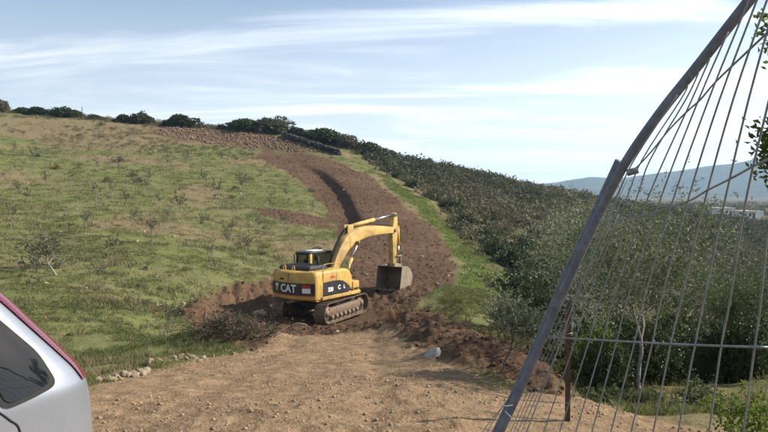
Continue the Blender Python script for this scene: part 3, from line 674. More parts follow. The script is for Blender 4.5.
# dark hedge bushes between the fresh grass strip and the scrub
hedge = [bush_mesh('hedge_foliage%d' % k, 5200, .075, .045, M['evergreen'], 400 + k, (1, 1, .9), 11) for k in range(3)]
hstem = stems_mesh('hedge_stem', 5, (1, 1, .9), 6, .03)
HED = [(398, 192, 95, 1.6), (416, 200, 86, 1.7), (432, 208, 78, 1.6), (450, 218, 70, 1.8), (466, 226, 63, 1.7), (484, 236, 57, 1.9), (500, 246, 50, 2.0), (515, 262, 44, 2.1), (528, 285, 36, 2.2), (540, 305, 29, 2.3), (520, 235, 60, 2.2), (548, 262, 42, 2.5)]
for i, (px, py, d, s) in enumerate(HED):
    b = P(px, py, d); b = on(b[0], d)
    place('hedge_bush', 'dense dark bush along the right edge of the bright grass strip, %s going downhill' % ordn(i + 1), 'bush', b - [0, 0, .15], [('foliage', hedge[i % 3]), ('stem', hstem)], (s, s, s * random.uniform(.8, 1.0)), i * 1.9, 'dark bushes beside the grass strip')

# ------------------------------------------------------------------ olive trees and shrubs on the right
olive = [tree_meshes('olive%d' % k, 4.0, 24000, .072, .019, mt_, M['palebark'], sd_, spread=sp, limbs=lb, trunk_r=.058, fork=fk, levels=3, sigma=.24, droop=.03, lean=ln) for k, (sd_, sp, lb, fk, ln, mt_) in enumerate([(11, .80, 3, .22, (.25, 0), M['silver']), (23, .72, 3, .24, (-.3, .1), M['olive']), (37, .9, 4, .18, (.2, .2), M['olivegreen'])])]
OL = [(578, 15.0, 4.1, 0, 0.3, 'silvery olive tree behind the leaning fence tube, left of the other big olives'),
      (641, 9.0, 2.95, 1, 2.2, 'olive tree with a pale forked trunk in the middle behind the fence'),
      (708, 10.5, 2.55, 2, 4.0, 'dark olive tree right of the forked one behind the fence wires'),
      (618, 17.5, 4.3, 2, 1.1, 'farther olive tree showing above the bushes behind the leaning tube'),
      (775, 14.0, 3.0, 2, 5.0, 'olive tree at the right edge of the picture behind the fence'),
      (666, 16.0, 3.0, 1, 0.9, 'olive tree in the second row between the forked and the dark one')]
for i, (px, d, h, k, rz, lab) in enumerate(OL):
    b = on((px - 384) / F * d, d)
    place('olive_tree', lab, 'tree', b - [0, 0, .05], list(zip(('trunk', 'crown'), olive[k])), h / 4.0, rz, 'olive trees behind the fence')
sm = tree_meshes('young_olive', 1.5, 5200, .06, .019, M['silver'], M['bark'], 57, spread=.42, limbs=4, trunk_r=.022, fork=.34, levels=2, sigma=.40)
b = on((503 - 384) / F * 8.6, 8.6)
place('olive_tree', 'small young olive with thin dark trunk between soil bank and leaning tube', 'tree', b - [0, 0, .03], list(zip(('trunk', 'crown'), sm)), .80)
# dense shrubs at the feet of the olives
fol = [bush_mesh('thicket_foliage%d' % k, 9000, .058, .030, M['evergreen'], 450 + k, (1, 1, .95), 12) for k in range(3)]
fol2 = bush_mesh('bright_thicket_foliage', 5000, .060, .030, M['bright'], 460, (1, 1, .9), 11)
TH = [(606, 9.2, .62, .95, 0, 'dark'), (668, 9.6, .72, .95, 1, 'dark'), (690, 12.0, 1.3, 1.5, 2, 'dark'), (730, 10.0, .75, 1.0, 0, 'dark'), (560, 18.0, 1.8, 2.0, 1, 'dark'), (640, 13.0, 1.2, 1.5, 2, 'dark'), (545, 24.0, 2.2, 2.6, 0, 'dark'), (770, 9.6, .8, 1.1, 1, 'dark'),
      (603, 10.6, .6, 1.35, 3, 'bright green'), (690, 15.8, 1.1, 1.9, 3, 'bright green'), (646, 14.5, .9, 1.6, 3, 'bright green')]
for cn in ('dark', 'bright green'):
    for i, (px, d, s, h, k, c_) in enumerate(sorted([t for t in TH if t[5] == cn])):
        b = on((px - 384) / F * d, d)
        place('thicket_bush', '%s leafy bush under the olives behind the fence, %s such from the left' % (cn, ordn(i + 1)), 'bush', b - [0, 0, .08], [('foliage', fol2 if k == 3 else fol[k]), ('stem', hstem)], (s, s, h), i * 2.3, cn + ' bushes under the olives')
low_th = bush_mesh('weedy_foliage', 1800, .11, .035, M['olivegreen'], 465, (1, 1, .8), 9, shell=.8)
for i, (px, d, s) in enumerate(((592, 7.9, .30), (618, 8.0, .36), (655, 7.9, .34), (676, 7.2, .22), (700, 7.9, .40), (724, 7.3, .26), (640, 7.1, .18))):
    b = on((px - 384) / F * d, d)
    place('weed_clump', 'low weedy clump in front of the bushes behind the fence, %s from the left' % ordn(sorted([592, 618, 655, 676, 700, 724, 640]).index(px) + 1), 'weeds', b - [0, 0, .04], [('foliage', low_th)], (s, s, s * .9), i * 1.1, 'low weeds behind the fence')
# near bright bush at lower right
nb_ = bush_mesh('near_foliage', 1500, .085, .045, M['bright'], 470, (1, 1, 1), 8, shell=.95)
b = on((746 - 384) / F * 5.2, 5.2)
place('leafy_shrub', 'sunlit yellow green shrub close behind the fence at the lower right corner', 'shrub', b - [0, 0, .04], [('foliage', nb_), ('stem', stems_mesh('near_stem', 8, (1, 1, 1), 8, .012))], (.40, .40, .52), .4)
# branch of a tree reaching into the right edge
def oak():
    base = on(2.75, 3.0); t = thing('oak_tree', 'leafy tree whose branch tips reach in at the right edge', 'tree', base)
    bm = bmesh.new(); B = Vector(base); pts = []
    tube(bm, smooth_curve([(0, 0, -.1), (.02, .03, .8), (-.03, .05, 1.7), (.05, 0, 2.9)], 4), [.085 - .004 * k for k in range(13)], 10)
    tips = []
    for (px, py, d, z0) in ((763, 132, 3.0, 1.35), (766, 160, 3.02, 1.3), (766, 24, 3.0, 1.9), (790, 60, 3.0, 1.8), (800, 130, 3.1, 1.5), (830, 100, 2.8, 1.7), (860, 40, 3.2, 2.1), (880, 150, 3.3, 1.5), (900, 0, 3.0, 2.3), (940, 90, 2.7, 2.0), (960, -40, 3.2, 2.4)):
        e = P(px, py, d) - base; s = np.array([0, .03, z0]); mid = (s + e) / 2 + [0, 0, .06]
        tube(bm, smooth_curve([s, mid, e], 4), [.02 - .0018 * k for k in range(9)], 5, cap=False); tips.append((e, unit(e - s)))
    link('trunk', bm_mesh('oak_trunk', bm, M['bark'], True, 80), t)
    r = np.random.default_rng(3); bs = []; ds = []
    for e, d in tips:
        m = 230
        o_ = e + r.normal(size=(m, 3)) * [.036, .045, .045] - d * r.uniform(0, .14, (m, 1)); bs.append(o_); ds.append(unit(d + r.normal(size=(m, 3)) * .8))
    bs = np.vstack(bs); ds = np.vstack(ds)
    link('crown', leaf_mesh('oak_crown', bs, ds, r.uniform(.025, .045, len(bs)), r.uniform(.012, .020, len(bs)), M['bright'], r.beta(2, 3, len(bs)) * .8), t)
oak()
# ------------------------------------------------------------------ excavator
def text_mesh(txt, size, mat, bold=0.012):
    cu = bpy.data.curves.new('txt', 'FONT'); cu.body = txt; cu.size = size; cu.align_x = 'CENTER'; cu.align_y = 'CENTER'; cu.offset = bold; cu.resolution_u = 3; cu.extrude = 0.004
    o = bpy.data.objects.new('txt', cu); C.objects.link(o)
    dg = bpy.context.evaluated_depsgraph_get(); me = bpy.data.meshes.new_from_object(o.evaluated_get(dg)); bpy.data.objects.remove(o)
    me.materials.clear(); me.materials.append(mat); return me
def excavator():
    gz = EXZ + 0.05
    root = thing('excavator', 'yellow tracked excavator with its bucket lowered on the dirt road', 'excavator', (EXC[0], EXC[1], gz), math.pi / 2 - HEAD)
    root.scale = (.90, .90, .935); DX = 0.98
    # --- undercarriage (turned a little against the house)
    ua = R(8)
    def uc(o): o.rotation_euler = (0, 0, ua); return o
    def track_path(r, hx, zc, n):
        per = 2 * math.pi * r + 4 * hx; out = []
        for k in range(n):
            s = per * k / n
            if s < 2 * hx: out.append((-hx + s, zc + r, 0.0))
            elif s < 2 * hx + math.pi * r: a = (s - 2 * hx) / r; out.append((hx + r * math.sin(a), zc + r * math.cos(a), -a))
            elif s < 4 * hx + math.pi * r: out.append((hx - (s - 2 * hx - math.pi * r), zc - r, math.pi))
            else: a = (s - 4 * hx - math.pi * r) / r; out.append((-hx - r * math.sin(a), zc - r * math.cos(a), math.pi - a))
        return out
    for sy in (1, -1):
        yc = sy * 1.2
        bm = bmesh.new()
        for (x, z, a) in track_path(.46, 1.72, .50, 50):
            sh = bmesh.new(); bm_box(sh, -.098, .098, yc - .31, yc + .31, -.012, .014); bm_box(sh, -.095, -.065, yc - .31, yc + .31, .014, .045); bm_box(sh, .0, .02, yc - .31, yc + .31, .014, .034)
            bm_box(sh, -.10, .10, yc - .1, yc + .1, -.07, -.012)
            bmesh.ops.transform(sh, matrix=Matrix.Translation((x, 0, z)) @ Matrix.Rotation(-a, 4, 'Y'), verts=sh.verts[:])
            me_ = bpy.data.meshes.new('t'); sh.to_mesh(me_); sh.free(); bm.from_mesh(me_); bpy.data.meshes.remove(me_)
        tk = uc(part('track', bm, M['steel'], root, False))
        fr = uc(part('track_frame', prism([(-1.5, .32), (1.5, .32), (1.62, .5), (1.45, .70), (-1.45, .70), (-1.62, .5)], yc - .17, yc + .17, bev=.03), M['steel'], root))
        for xr in (-1.72, 1.72):
            bm = bmesh.new(); tube(bm, [(xr, yc - .09, .50), (xr, yc + .09, .50)], .38, 20); tube(bm, [(xr, yc - .19, .50), (xr, yc + .19, .50)], .16, 14)
            part('sprocket' if xr < 0 else 'idler', bm, M['steel'], tk)
        for k in range(7):
            bm = bmesh.new(); x = -1.25 + k * .415; tube(bm, [(x, yc - .2, .24), (x, yc + .2, .24)], .115, 12); part('roller', bm, M['steel'], tk)
        for x in (-.7, .7):
            bm = bmesh.new(); tube(bm, [(x, yc - .13, .82), (x, yc + .13, .82)], .07, 10); part('carrier_roller', bm, M['steel'], tk)
    bm = box(-.75, .75, -1.1, 1.1, .48, .82, bev=.06); bm_box(bm, -1.1, 1.1, -.5, .5, .5, .80, bev=.05); uc(part('car_body', bm, M['black'], root))
    part('swing_ring', tube(bmesh.new(), [(0, 0, .80), (0, 0, 1.06)], .66, 28), M['steel'], root)
    # --- house
    def arc_outline(xr, xf, hw, bulge, n=14, cr=.28):
        pts = [(xf, -hw)]
        for k in range(6):
            a = k / 5 * math.pi / 2; pts.append((xr + bulge + cr - cr * math.sin(a) * 1.0, -hw + cr - cr * math.cos(a)) if False else (xr + bulge + cr * (1 - math.sin(a)), -hw + cr * (1 - math.cos(a))))
        y0 = -hw + cr
        for k in range(1, n): 
            y = y0 + (2 * -y0) * k / n; pts.append((xr + bulge * (y / y0) ** 2, y))
        for k in range(6):
            a = (5 - k) / 5 * math.pi / 2; pts.append((xr + bulge + cr * (1 - math.sin(a)), hw - cr * (1 - math.cos(a))))
        pts.append((xf, hw)); return pts
    HW = 1.40
    part('deck', prism([(-2.0, -1.33), (-2.0, 1.33), (1.05, 1.33), (1.30, .5), (1.30, -.5), (1.05, -1.33)], 1.05, 1.26, 'z', bev=.02), M['yellow'], root)
    cwo = arc_outline(-2.50, -1.62, HW, .26)
    # counterweight: lower body, upper slope
    bm = bmesh.new()
    lev = [(1.08, .20), (1.16, .03), (1.28, 0.0), (1.95, 0.0), (2.20, .02), (2.36, .08), (2.42, .17)]
    rings = []
    for z, ins in lev:
        sx = (.88 - ins) / .88; sy = (HW - ins * .6) / HW
        rings.append([bm.verts.new((-1.62 + (x + 1.62) * sx, y * sy, z)) for x, y in cwo])
    m_ = len(cwo)
    for a, b in zip(rings, rings[1:]):
        for j in range(m_): bm.faces.new((a[j], a[(j + 1) % m_], b[(j + 1) % m_], b[j]))
    bm.faces.new(rings[0][::-1]); bm.faces.new(rings[-1]); bmesh.ops.recalc_face_normals(bm, faces=bm.faces[:])
    cw = part('counterweight', bm, M['yellow'], root)
    # wrap helper: arclength along the rear outline, u=0 at centre, + towards the machine's right (viewer's right)
    ol = np.array(cwo[1:-1])[::-1]; seg = np.hypot(*np.diff(ol, axis=0).T); S = np.concatenate([[0], np.cumsum(seg)]); S -= S[-1] / 2
    def wrap(u, off):
        x = np.interp(u, S, ol[:, 0]); y = np.interp(u, S, ol[:, 1])
        du = .02; tx = np.interp(u + du, S, ol[:, 0]) - np.interp(u - du, S, ol[:, 0]); ty = np.interp(u + du, S, ol[:, 1]) - np.interp(u - du, S, ol[:, 1])
        l = np.hypot(tx, ty) + 1e-9; return x + ty / l * off, y - tx / l * off
    def band(name, u0, u1, z0, z1, off, mat, par, nu=40):
        us = np.linspace(u0, u1, nu); bm = bmesh.new(); R0 = []
        for u in us:
            x, y = wrap(u, off); R0.append((bm.verts.new((x, y, z0)), bm.verts.new((x, y, z1))))
        for a, b in zip(R0, R0[1:]): bm.faces.new((a[0], b[0], b[1], a[1]))
        bmesh.ops.recalc_face_normals(bm, faces=bm.faces[:]); return part(name, bm, mat, par)
    sgn = 1.0 if wrap(0.0, .1)[0] < wrap(0.0, 0)[0] else -1.0
    bb = band('decal_band', -1.42, 1.42, 1.36, 1.90, sgn * .006, M['black'], cw)
    band('red_stripe', -1.42, 1.42, 1.315, 1.356, sgn * .007, M['red'], cw)
    def wtext(txt, size, u0, z0, mat, name, off=.014, sx=1.0):
        me_ = text_mesh(txt, size, mat); n = len(me_.vertices); co = np.empty(n * 3); me_.vertices.foreach_get('co', co); co = co.reshape(-1, 3)
        x, y = wrap(u0 + co[:, 0] * sx, sgn * (off + co[:, 2])); me_.vertices.foreach_set('co', np.stack([x, y, z0 + co[:, 1]], -1).ravel()); me_.update(); return link(name, me_, cw)
    wtext('CAT', .50, -.02, 1.63, M['white'], 'lettering', sx=1.0)
    wtext('320\nC', .18, -.86, 1.66, M['white'], 'model_lettering')
    band('red_label', .76, 1.22, 1.70, 1.83, sgn * .011, M['red'], cw, 10); band('white_label', .78, 1.20, 1.46, 1.68, sgn * .011, M['white'], cw, 10)
    for y in (.62, .05):
        bm = bmesh.new(); tube(bm, smooth_curve([(-2.08, y - .07, 2.40), (-2.08, y - .07, 2.56), (-2.08, y, 2.62), (-2.08, y + .07, 2.56), (-2.08, y + .07, 2.40)], 3), .028, 8); part('lifting_eye', bm, M['yellow'], cw)
    # engine house and hood
    part('engine_house', box(-1.63, -.42, -.50, 1.36, 1.262, 2.34, bev=.05), M['yellow'], root)
    hood = part('engine_hood', prism([(-1.98, 2.43), (-1.94, 2.55), (-1.82, 2.62), (-.75, 2.62), (-.60, 2.52), (-.55, 2.345), (-1.60, 2.345), (-1.61, 2.43)], -.85, 1.10, bev=.05), M['black'], root)
    bm = bmesh.new(); tube(bm, [(-.95, -.55, 2.6), (-.95, -.55, 2.95)], .06, 12); tube(bm, [(-.95, -.55, 2.95), (-1.03, -.55, 3.03)], .06, 12); part('exhaust_pipe', bm, M['rust'], hood)
    for k in range(5): part('louvre', box(-1.78 + k * .22, -1.64 + k * .22, -.55, .8, 2.621, 2.632), M['rubber'], hood, False)
    # right house: fuel tank / pump side with rounded top and nose
    rh = [(-1.63, 1.262), (.62, 1.262), (.74, 1.45), (.76, 1.75), (.70, 2.05), (.55, 2.26), (.30, 2.38), (-.05, 2.42), (-1.63, 2.42)]
    bm = prism(rh, -HW, -.505, bev=.13, seg=4); sp = part('side_house', bm, M['yellow'], root)
    arch = [(-1.60, 1.30), (.60, 1.30), (.52, 1.45), (.30, 1.66), (0.0, 1.82), (-.35, 1.90), (-.8, 1.92), (-1.60, 1.90)]
    part('side_decal', prism(arch, -HW - .006, -HW + .01), M['black'], sp, False)
    part('side_seam', box(-.62, -.60, -HW - .004, -HW + .01, 1.93, 2.29), M['black'], sp, False)
    for txt, x, z, s in (('320', -1.05, 1.53, .26), ('C', -.38, 1.56, .28), ('L', .02, 1.55, .22)):
        me_ = text_mesh(txt, s, M['white']); o = link('side_lettering', me_, sp); o.rotation_euler = (R(90), 0, 0); o.location = (x, -HW - .012, z)
    part('warning_label', box(-1.05, -.72, -HW - .008, -HW + .01, 2.06, 2.14), M['red'], sp, False)
    # front right tool box with steps
    tb = part('tool_box', box(.77, 1.30, -HW, -.62, 1.10, 1.72, bev=.05), M['yellow'], root)
    part('side_rail', box(-1.70, 1.33, -HW - .05, -HW + .03, 1.10, 1.255, bev=.02), M['yellow'], root)
    part('step', box(.85, 1.25, -HW - .10, -HW - .002, 1.36, 1.40, bev=.01), M['black'], tb)
    bm = bmesh.new()
    tube(bm, smooth_curve([(.72, -.66, 1.72), (.78, -.66, 2.45), (1.0, -.66, 2.62), (1.32, -.66, 2.45), (1.36, -.66, 1.72)], 4), .018, 6); part('handrail', bm, M['black'], root)
    for (a, b_) in (((-1.63, 1.93), (-1.63, 2.36)), ((.10, 1.95), (.10, 2.36))):
        part('panel_seam', box(a[0] - .006, a[0] + .006, -HW - .003, -HW + .01, a[1], b_[1] - .08), M['black'], sp, False)
    bm = bmesh.new(); tube(bm, smooth_curve([(-1.5, -HW + .06, 2.40), (-1.5, -HW + .06, 2.66), (-1.42, -HW + .06, 2.72), (-.3, -HW + .06, 2.72), (-.22, -HW + .06, 2.66), (-.22, -HW + .06, 2.38)], 3), .016, 6); part('handrail', bm, M['yellowboom'], sp)
    part('rear_seam', box(-2.4995, -2.44, -.006, .006, 1.92, 2.30), M['black'], cw, False)
    part('latch', box(-2.506, -2.47, .32, .52, 2.02, 2.10), M['black'], cw, False)
    # --- cab
    cab = part('cab', box(-.36, 1.42, .44, 1.38, 1.262, 1.90, bev=.04), M['black'], root)
    cz0, cz1 = 1.90, 3.02
    post = {'rear_right_post': (-.34, .47, M['yellow']), 'rear_left_post': (-.34, 1.35, M['black']), 'front_right_post': (1.30, .47, M['black']), 'front_left_post': (1.30, 1.35, M['black']), 'middle_post': (.45, 1.35, M['black'])}
    for nme, (x, y, m) in post.items():
        w = .085 if 'rear_right' in nme else .05
        part('post', box(x - w, x + w, y - w * .75, y + w * .75, cz0 - .02, cz1, bev=.02), m, cab)
    rf = prism([(-.42, 3.02), (1.36, 3.02), (1.42, 3.05), (1.34, 3.10), (.3, 3.13), (-.36, 3.11), (-.44, 3.06)], .42, 1.40, bev=.02); part('roof', rf, M['black'], cab); part('roof_highlight', box(.05, .85, .62, 1.2, 3.115, 3.15, bev=.01), M['white'], cab)  # whitish plate on the dark roof paints the highlight line along its top
    part('roof_lining', box(-.38, 1.34, .46, 1.36, 2.97, 3.018), M['black'], cab, False)
    for nme, b_ in (('rear', (-.352, -.340, .54, 1.30, 1.90, 2.97)), ('right', (-.25, 1.25, .455, .465, 1.90, 2.97)), ('left', (-.25, 1.25, 1.362, 1.372, 1.90, 2.97)), ('front', (1.322, 1.334, .54, 1.30, 1.60, 2.97))):
        part('window_pane', box(*b_), M['glass'], cab, False)
    seat = box(-.05, .5, .68, 1.15, 1.9, 2.08, bev=.05); bm_box(seat, -.12, .06, .68, 1.15, 2.05, 2.72, bev=.06); part('seat', seat, M['rubber'], cab)
    bm = bmesh.new(); tube(bm, smooth_curve([(-.38, 1.46, 1.95), (-.40, 1.50, 2.75), (-.38, 1.50, 2.95), (-.2, 1.46, 2.98)], 4), .022, 6); part('grab_rail', bm, M['black'], cab)
    bm = bmesh.new(); tube(bm, [(1.3, 1.38, 2.7), (1.5, 1.62, 2.75)], .014, 6); bm_box(bm, 1.46, 1.50, 1.56, 1.74, 2.5, 2.86, bev=.01); part('mirror', bm, M['black'], cab)
    part('left_house', box(-1.63, -.42, .44, 1.395, 1.262, 2.30, bev=.04), M['yellow'], root) if False else None
    # --- boom
    def thick(cl_, ht):
        cl_ = np.array(smooth_curve([(a, b, 0) for a, b in cl_], 4))[:, :2]; ht = np.interp(np.linspace(0, 1, len(cl_)), np.linspace(0, 1, len(ht)), ht)
        t = np.gradient(cl_, axis=0); t /= np.linalg.norm(t, axis=1, keepdims=True); n = np.stack([-t[:, 1], t[:, 0]], -1)
        return [tuple(p) for p in cl_ + n * ht[:, None]] + [tuple(p) for p in (cl_ - n * ht[:, None])[::-1]]
    bfoot = (.55, 1.72)
    boom = part('boom', prism(thick([bfoot, (1.25, 2.82), (2.2, 3.62), (3.9, 3.98), (5.45 + DX, 3.92)], [.18, .29, .35, .28, .15]), -.24, .24, bev=.025), M['yellowboom'], root)
    bm = bmesh.new(); tube(bm, [(.55, -.42, 1.72), (.55, .38, 1.72)], .13, 14); bm_box(bm, .3, .8, -.44, -.27, 1.25, 1.95, bev=.03); bm_box(bm, .3, .8, .27, .42, 1.25, 1.95, bev=.03); part('boom_bracket', bm, M['yellow'], root)
    part('boom_hose', tube(bmesh.new(), smooth_curve([(.5, .1, 2.15), (.95, .1, 2.98), (1.75, .1, 3.95), (2.6, .1, 4.32), (4.3, .1, 4.38), (5.2 + DX, .1, 4.25)], 5), .032, 6), M['rubber'], boom)
    part('boom_hose', tube(bmesh.new(), smooth_curve([(.5, -.02, 2.15), (.93, -.02, 2.98), (1.72, -.02, 3.97), (2.6, -.02, 4.34), (4.3, -.02, 4.36), (5.2 + DX, -.02, 4.22)], 5), .032, 6), M['rubber'], boom)
    for y in (.36, -.36):
        c1 = part('boom_cylinder', tube(bmesh.new(), [(1.15, y, 1.42), (2.05, y, 2.68)], .085, 14), M['yellowboom'], root)
        part('rod', tube(bmesh.new(), [(2.05, y, 2.68), (2.60, y, 3.44)], .05, 12), M['chrome'], c1)
        part('pin', tube(bmesh.new(), [(2.60, y - .08, 3.44), (2.60, y + .08, 3.44)], .09, 12), M['steel'], c1)
    bm = bmesh.new(); bm_box(bm, 2.0, 2.5, -.14, -.08, 3.95, 4.38, bev=.02); bm_box(bm, 2.0, 2.5, .08, .14, 3.95, 4.38, bev=.02); part('cylinder_bracket', bm, M['yellowboom'], boom)
    c1 = part('stick_cylinder', tube(bmesh.new(), [(2.25, 0, 4.28), (4.6, 0, 4.56)], .10, 14), M['yellowboom'], root)
    part('rod', tube(bmesh.new(), [(4.6, 0, 4.56), (5.62 + DX, 0, 4.77)], .058, 12), M['chrome'], c1)
    # --- stick
    st = [(5.50, 4.86), (5.74, 4.90), (5.84, 4.55), (5.88, 3.95), (5.76, 3.0), (5.66, 2.02), (5.60, 1.86), (5.44, 1.86), (5.38, 2.0), (5.34, 3.0), (5.28, 3.75), (5.36, 4.15)]
    stick = part('stick', prism(st, -.17, .17, bev=.025), M['yellowboom'], root); stick.location.x = DX
    bm = bmesh.new(); tube(bm, [(5.46, -.28, 3.92), (5.46, .28, 3.92)], .12, 14); tube(bm, [(5.60, -.22, 4.77), (5.60, .22, 4.77)], .09, 12); tube(bm, [(5.52, -.24, 1.98), (5.52, .24, 1.98)], .09, 12); part('pin', bm, M['steel'], stick)
    c2 = part('bucket_cylinder', tube(bmesh.new(), [(6.12, 0, 4.12), (6.20, 0, 3.0)], .085, 12), M['yellowboom'], root); c2.location.x = DX; part('rod', tube(bmesh.new(), [(6.20, 0, 3.0), (6.22, 0, 2.42)], .05, 10), M['chrome'], c2)
    bm = bmesh.new()
    for y in (.2, -.2): tube(bm, [(5.62, y, 2.40), (6.22, y, 2.42)], .055, 8); tube(bm, [(6.22, y * .8, 2.42), (6.05, y * .8, 1.86)], .06, 8)
    part('linkage', bm, M['steel'], stick)
    # --- bucket (opens towards the machine)
    bz = .0
    outer = [(5.25, 1.92), (5.70, 1.93), (6.12, 1.76), (6.36, 1.42), (6.36, 1.05), (6.15, .76), (5.75, .62), (5.05, .60)]
    outer = [tuple(p[:2]) for p in smooth_curve([(a, b, 0) for a, b in outer], 3)]
    inner = [(a + (5.65 - a) * .06, b + (1.25 - b) * .06) for a, b in outer]
    BW = .86; bm = bmesh.new()
    va = [[bm.verts.new((x, y, z)) for x, z in outer] for y in (-BW, BW)]; vi = [[bm.verts.new((x, y, z)) for x, z in inner] for y in (-BW, BW)]
    for j in range(len(outer) - 1):
        bm.faces.new((va[0][j], va[0][j + 1], va[1][j + 1], va[1][j])); bm.faces.new((vi[0][j], vi[1][j], vi[1][j + 1], vi[0][j + 1]))
    for j in (0, len(outer) - 1): bm.faces.new((va[0][j], va[1][j], vi[1][j], vi[0][j]))
    for s in (0, 1):
        for j in range(len(outer) - 1): bm.faces.new((va[s][j], vi[s][j], vi[s][j + 1], va[s][j + 1]))
    bmesh.ops.recalc_face_normals(bm, faces=bm.faces[:]); bk = part('bucket', bm, M['bucket'], root); bk.location = (DX, 0, -.04)
    side = [p for p in outer] + [(5.0, .66), (5.12, 1.2)]
    for y in (-BW - .002, BW - .028): part('side_plate', prism(side, y, y + .03, bev=.006), M['bucket'], bk, False)
    part('cutting_edge', box(4.90, 5.22, -BW, BW, .575, .612, bev=.006), M['bucket'], bk, False)
    for k in range(5):
        y = -BW + .12 + k * (2 * BW - .24) / 4; part('tooth', prism([(5.1, .56), (5.1, .65), (4.98, .65), (4.72, .585), (4.98, .56)], y - .06, y + .06, bev=.008), M['steel'], bk, False)
    for y in (-.26, .22): part('bucket_ear', prism([(5.35, 1.90), (5.40, 2.08), (5.65, 2.08), (6.15, 1.98), (6.1, 1.75), (5.7, 1.90)], y, y + .05, bev=.008), M['bucket'], bk, False)
    return root
exc = excavator()

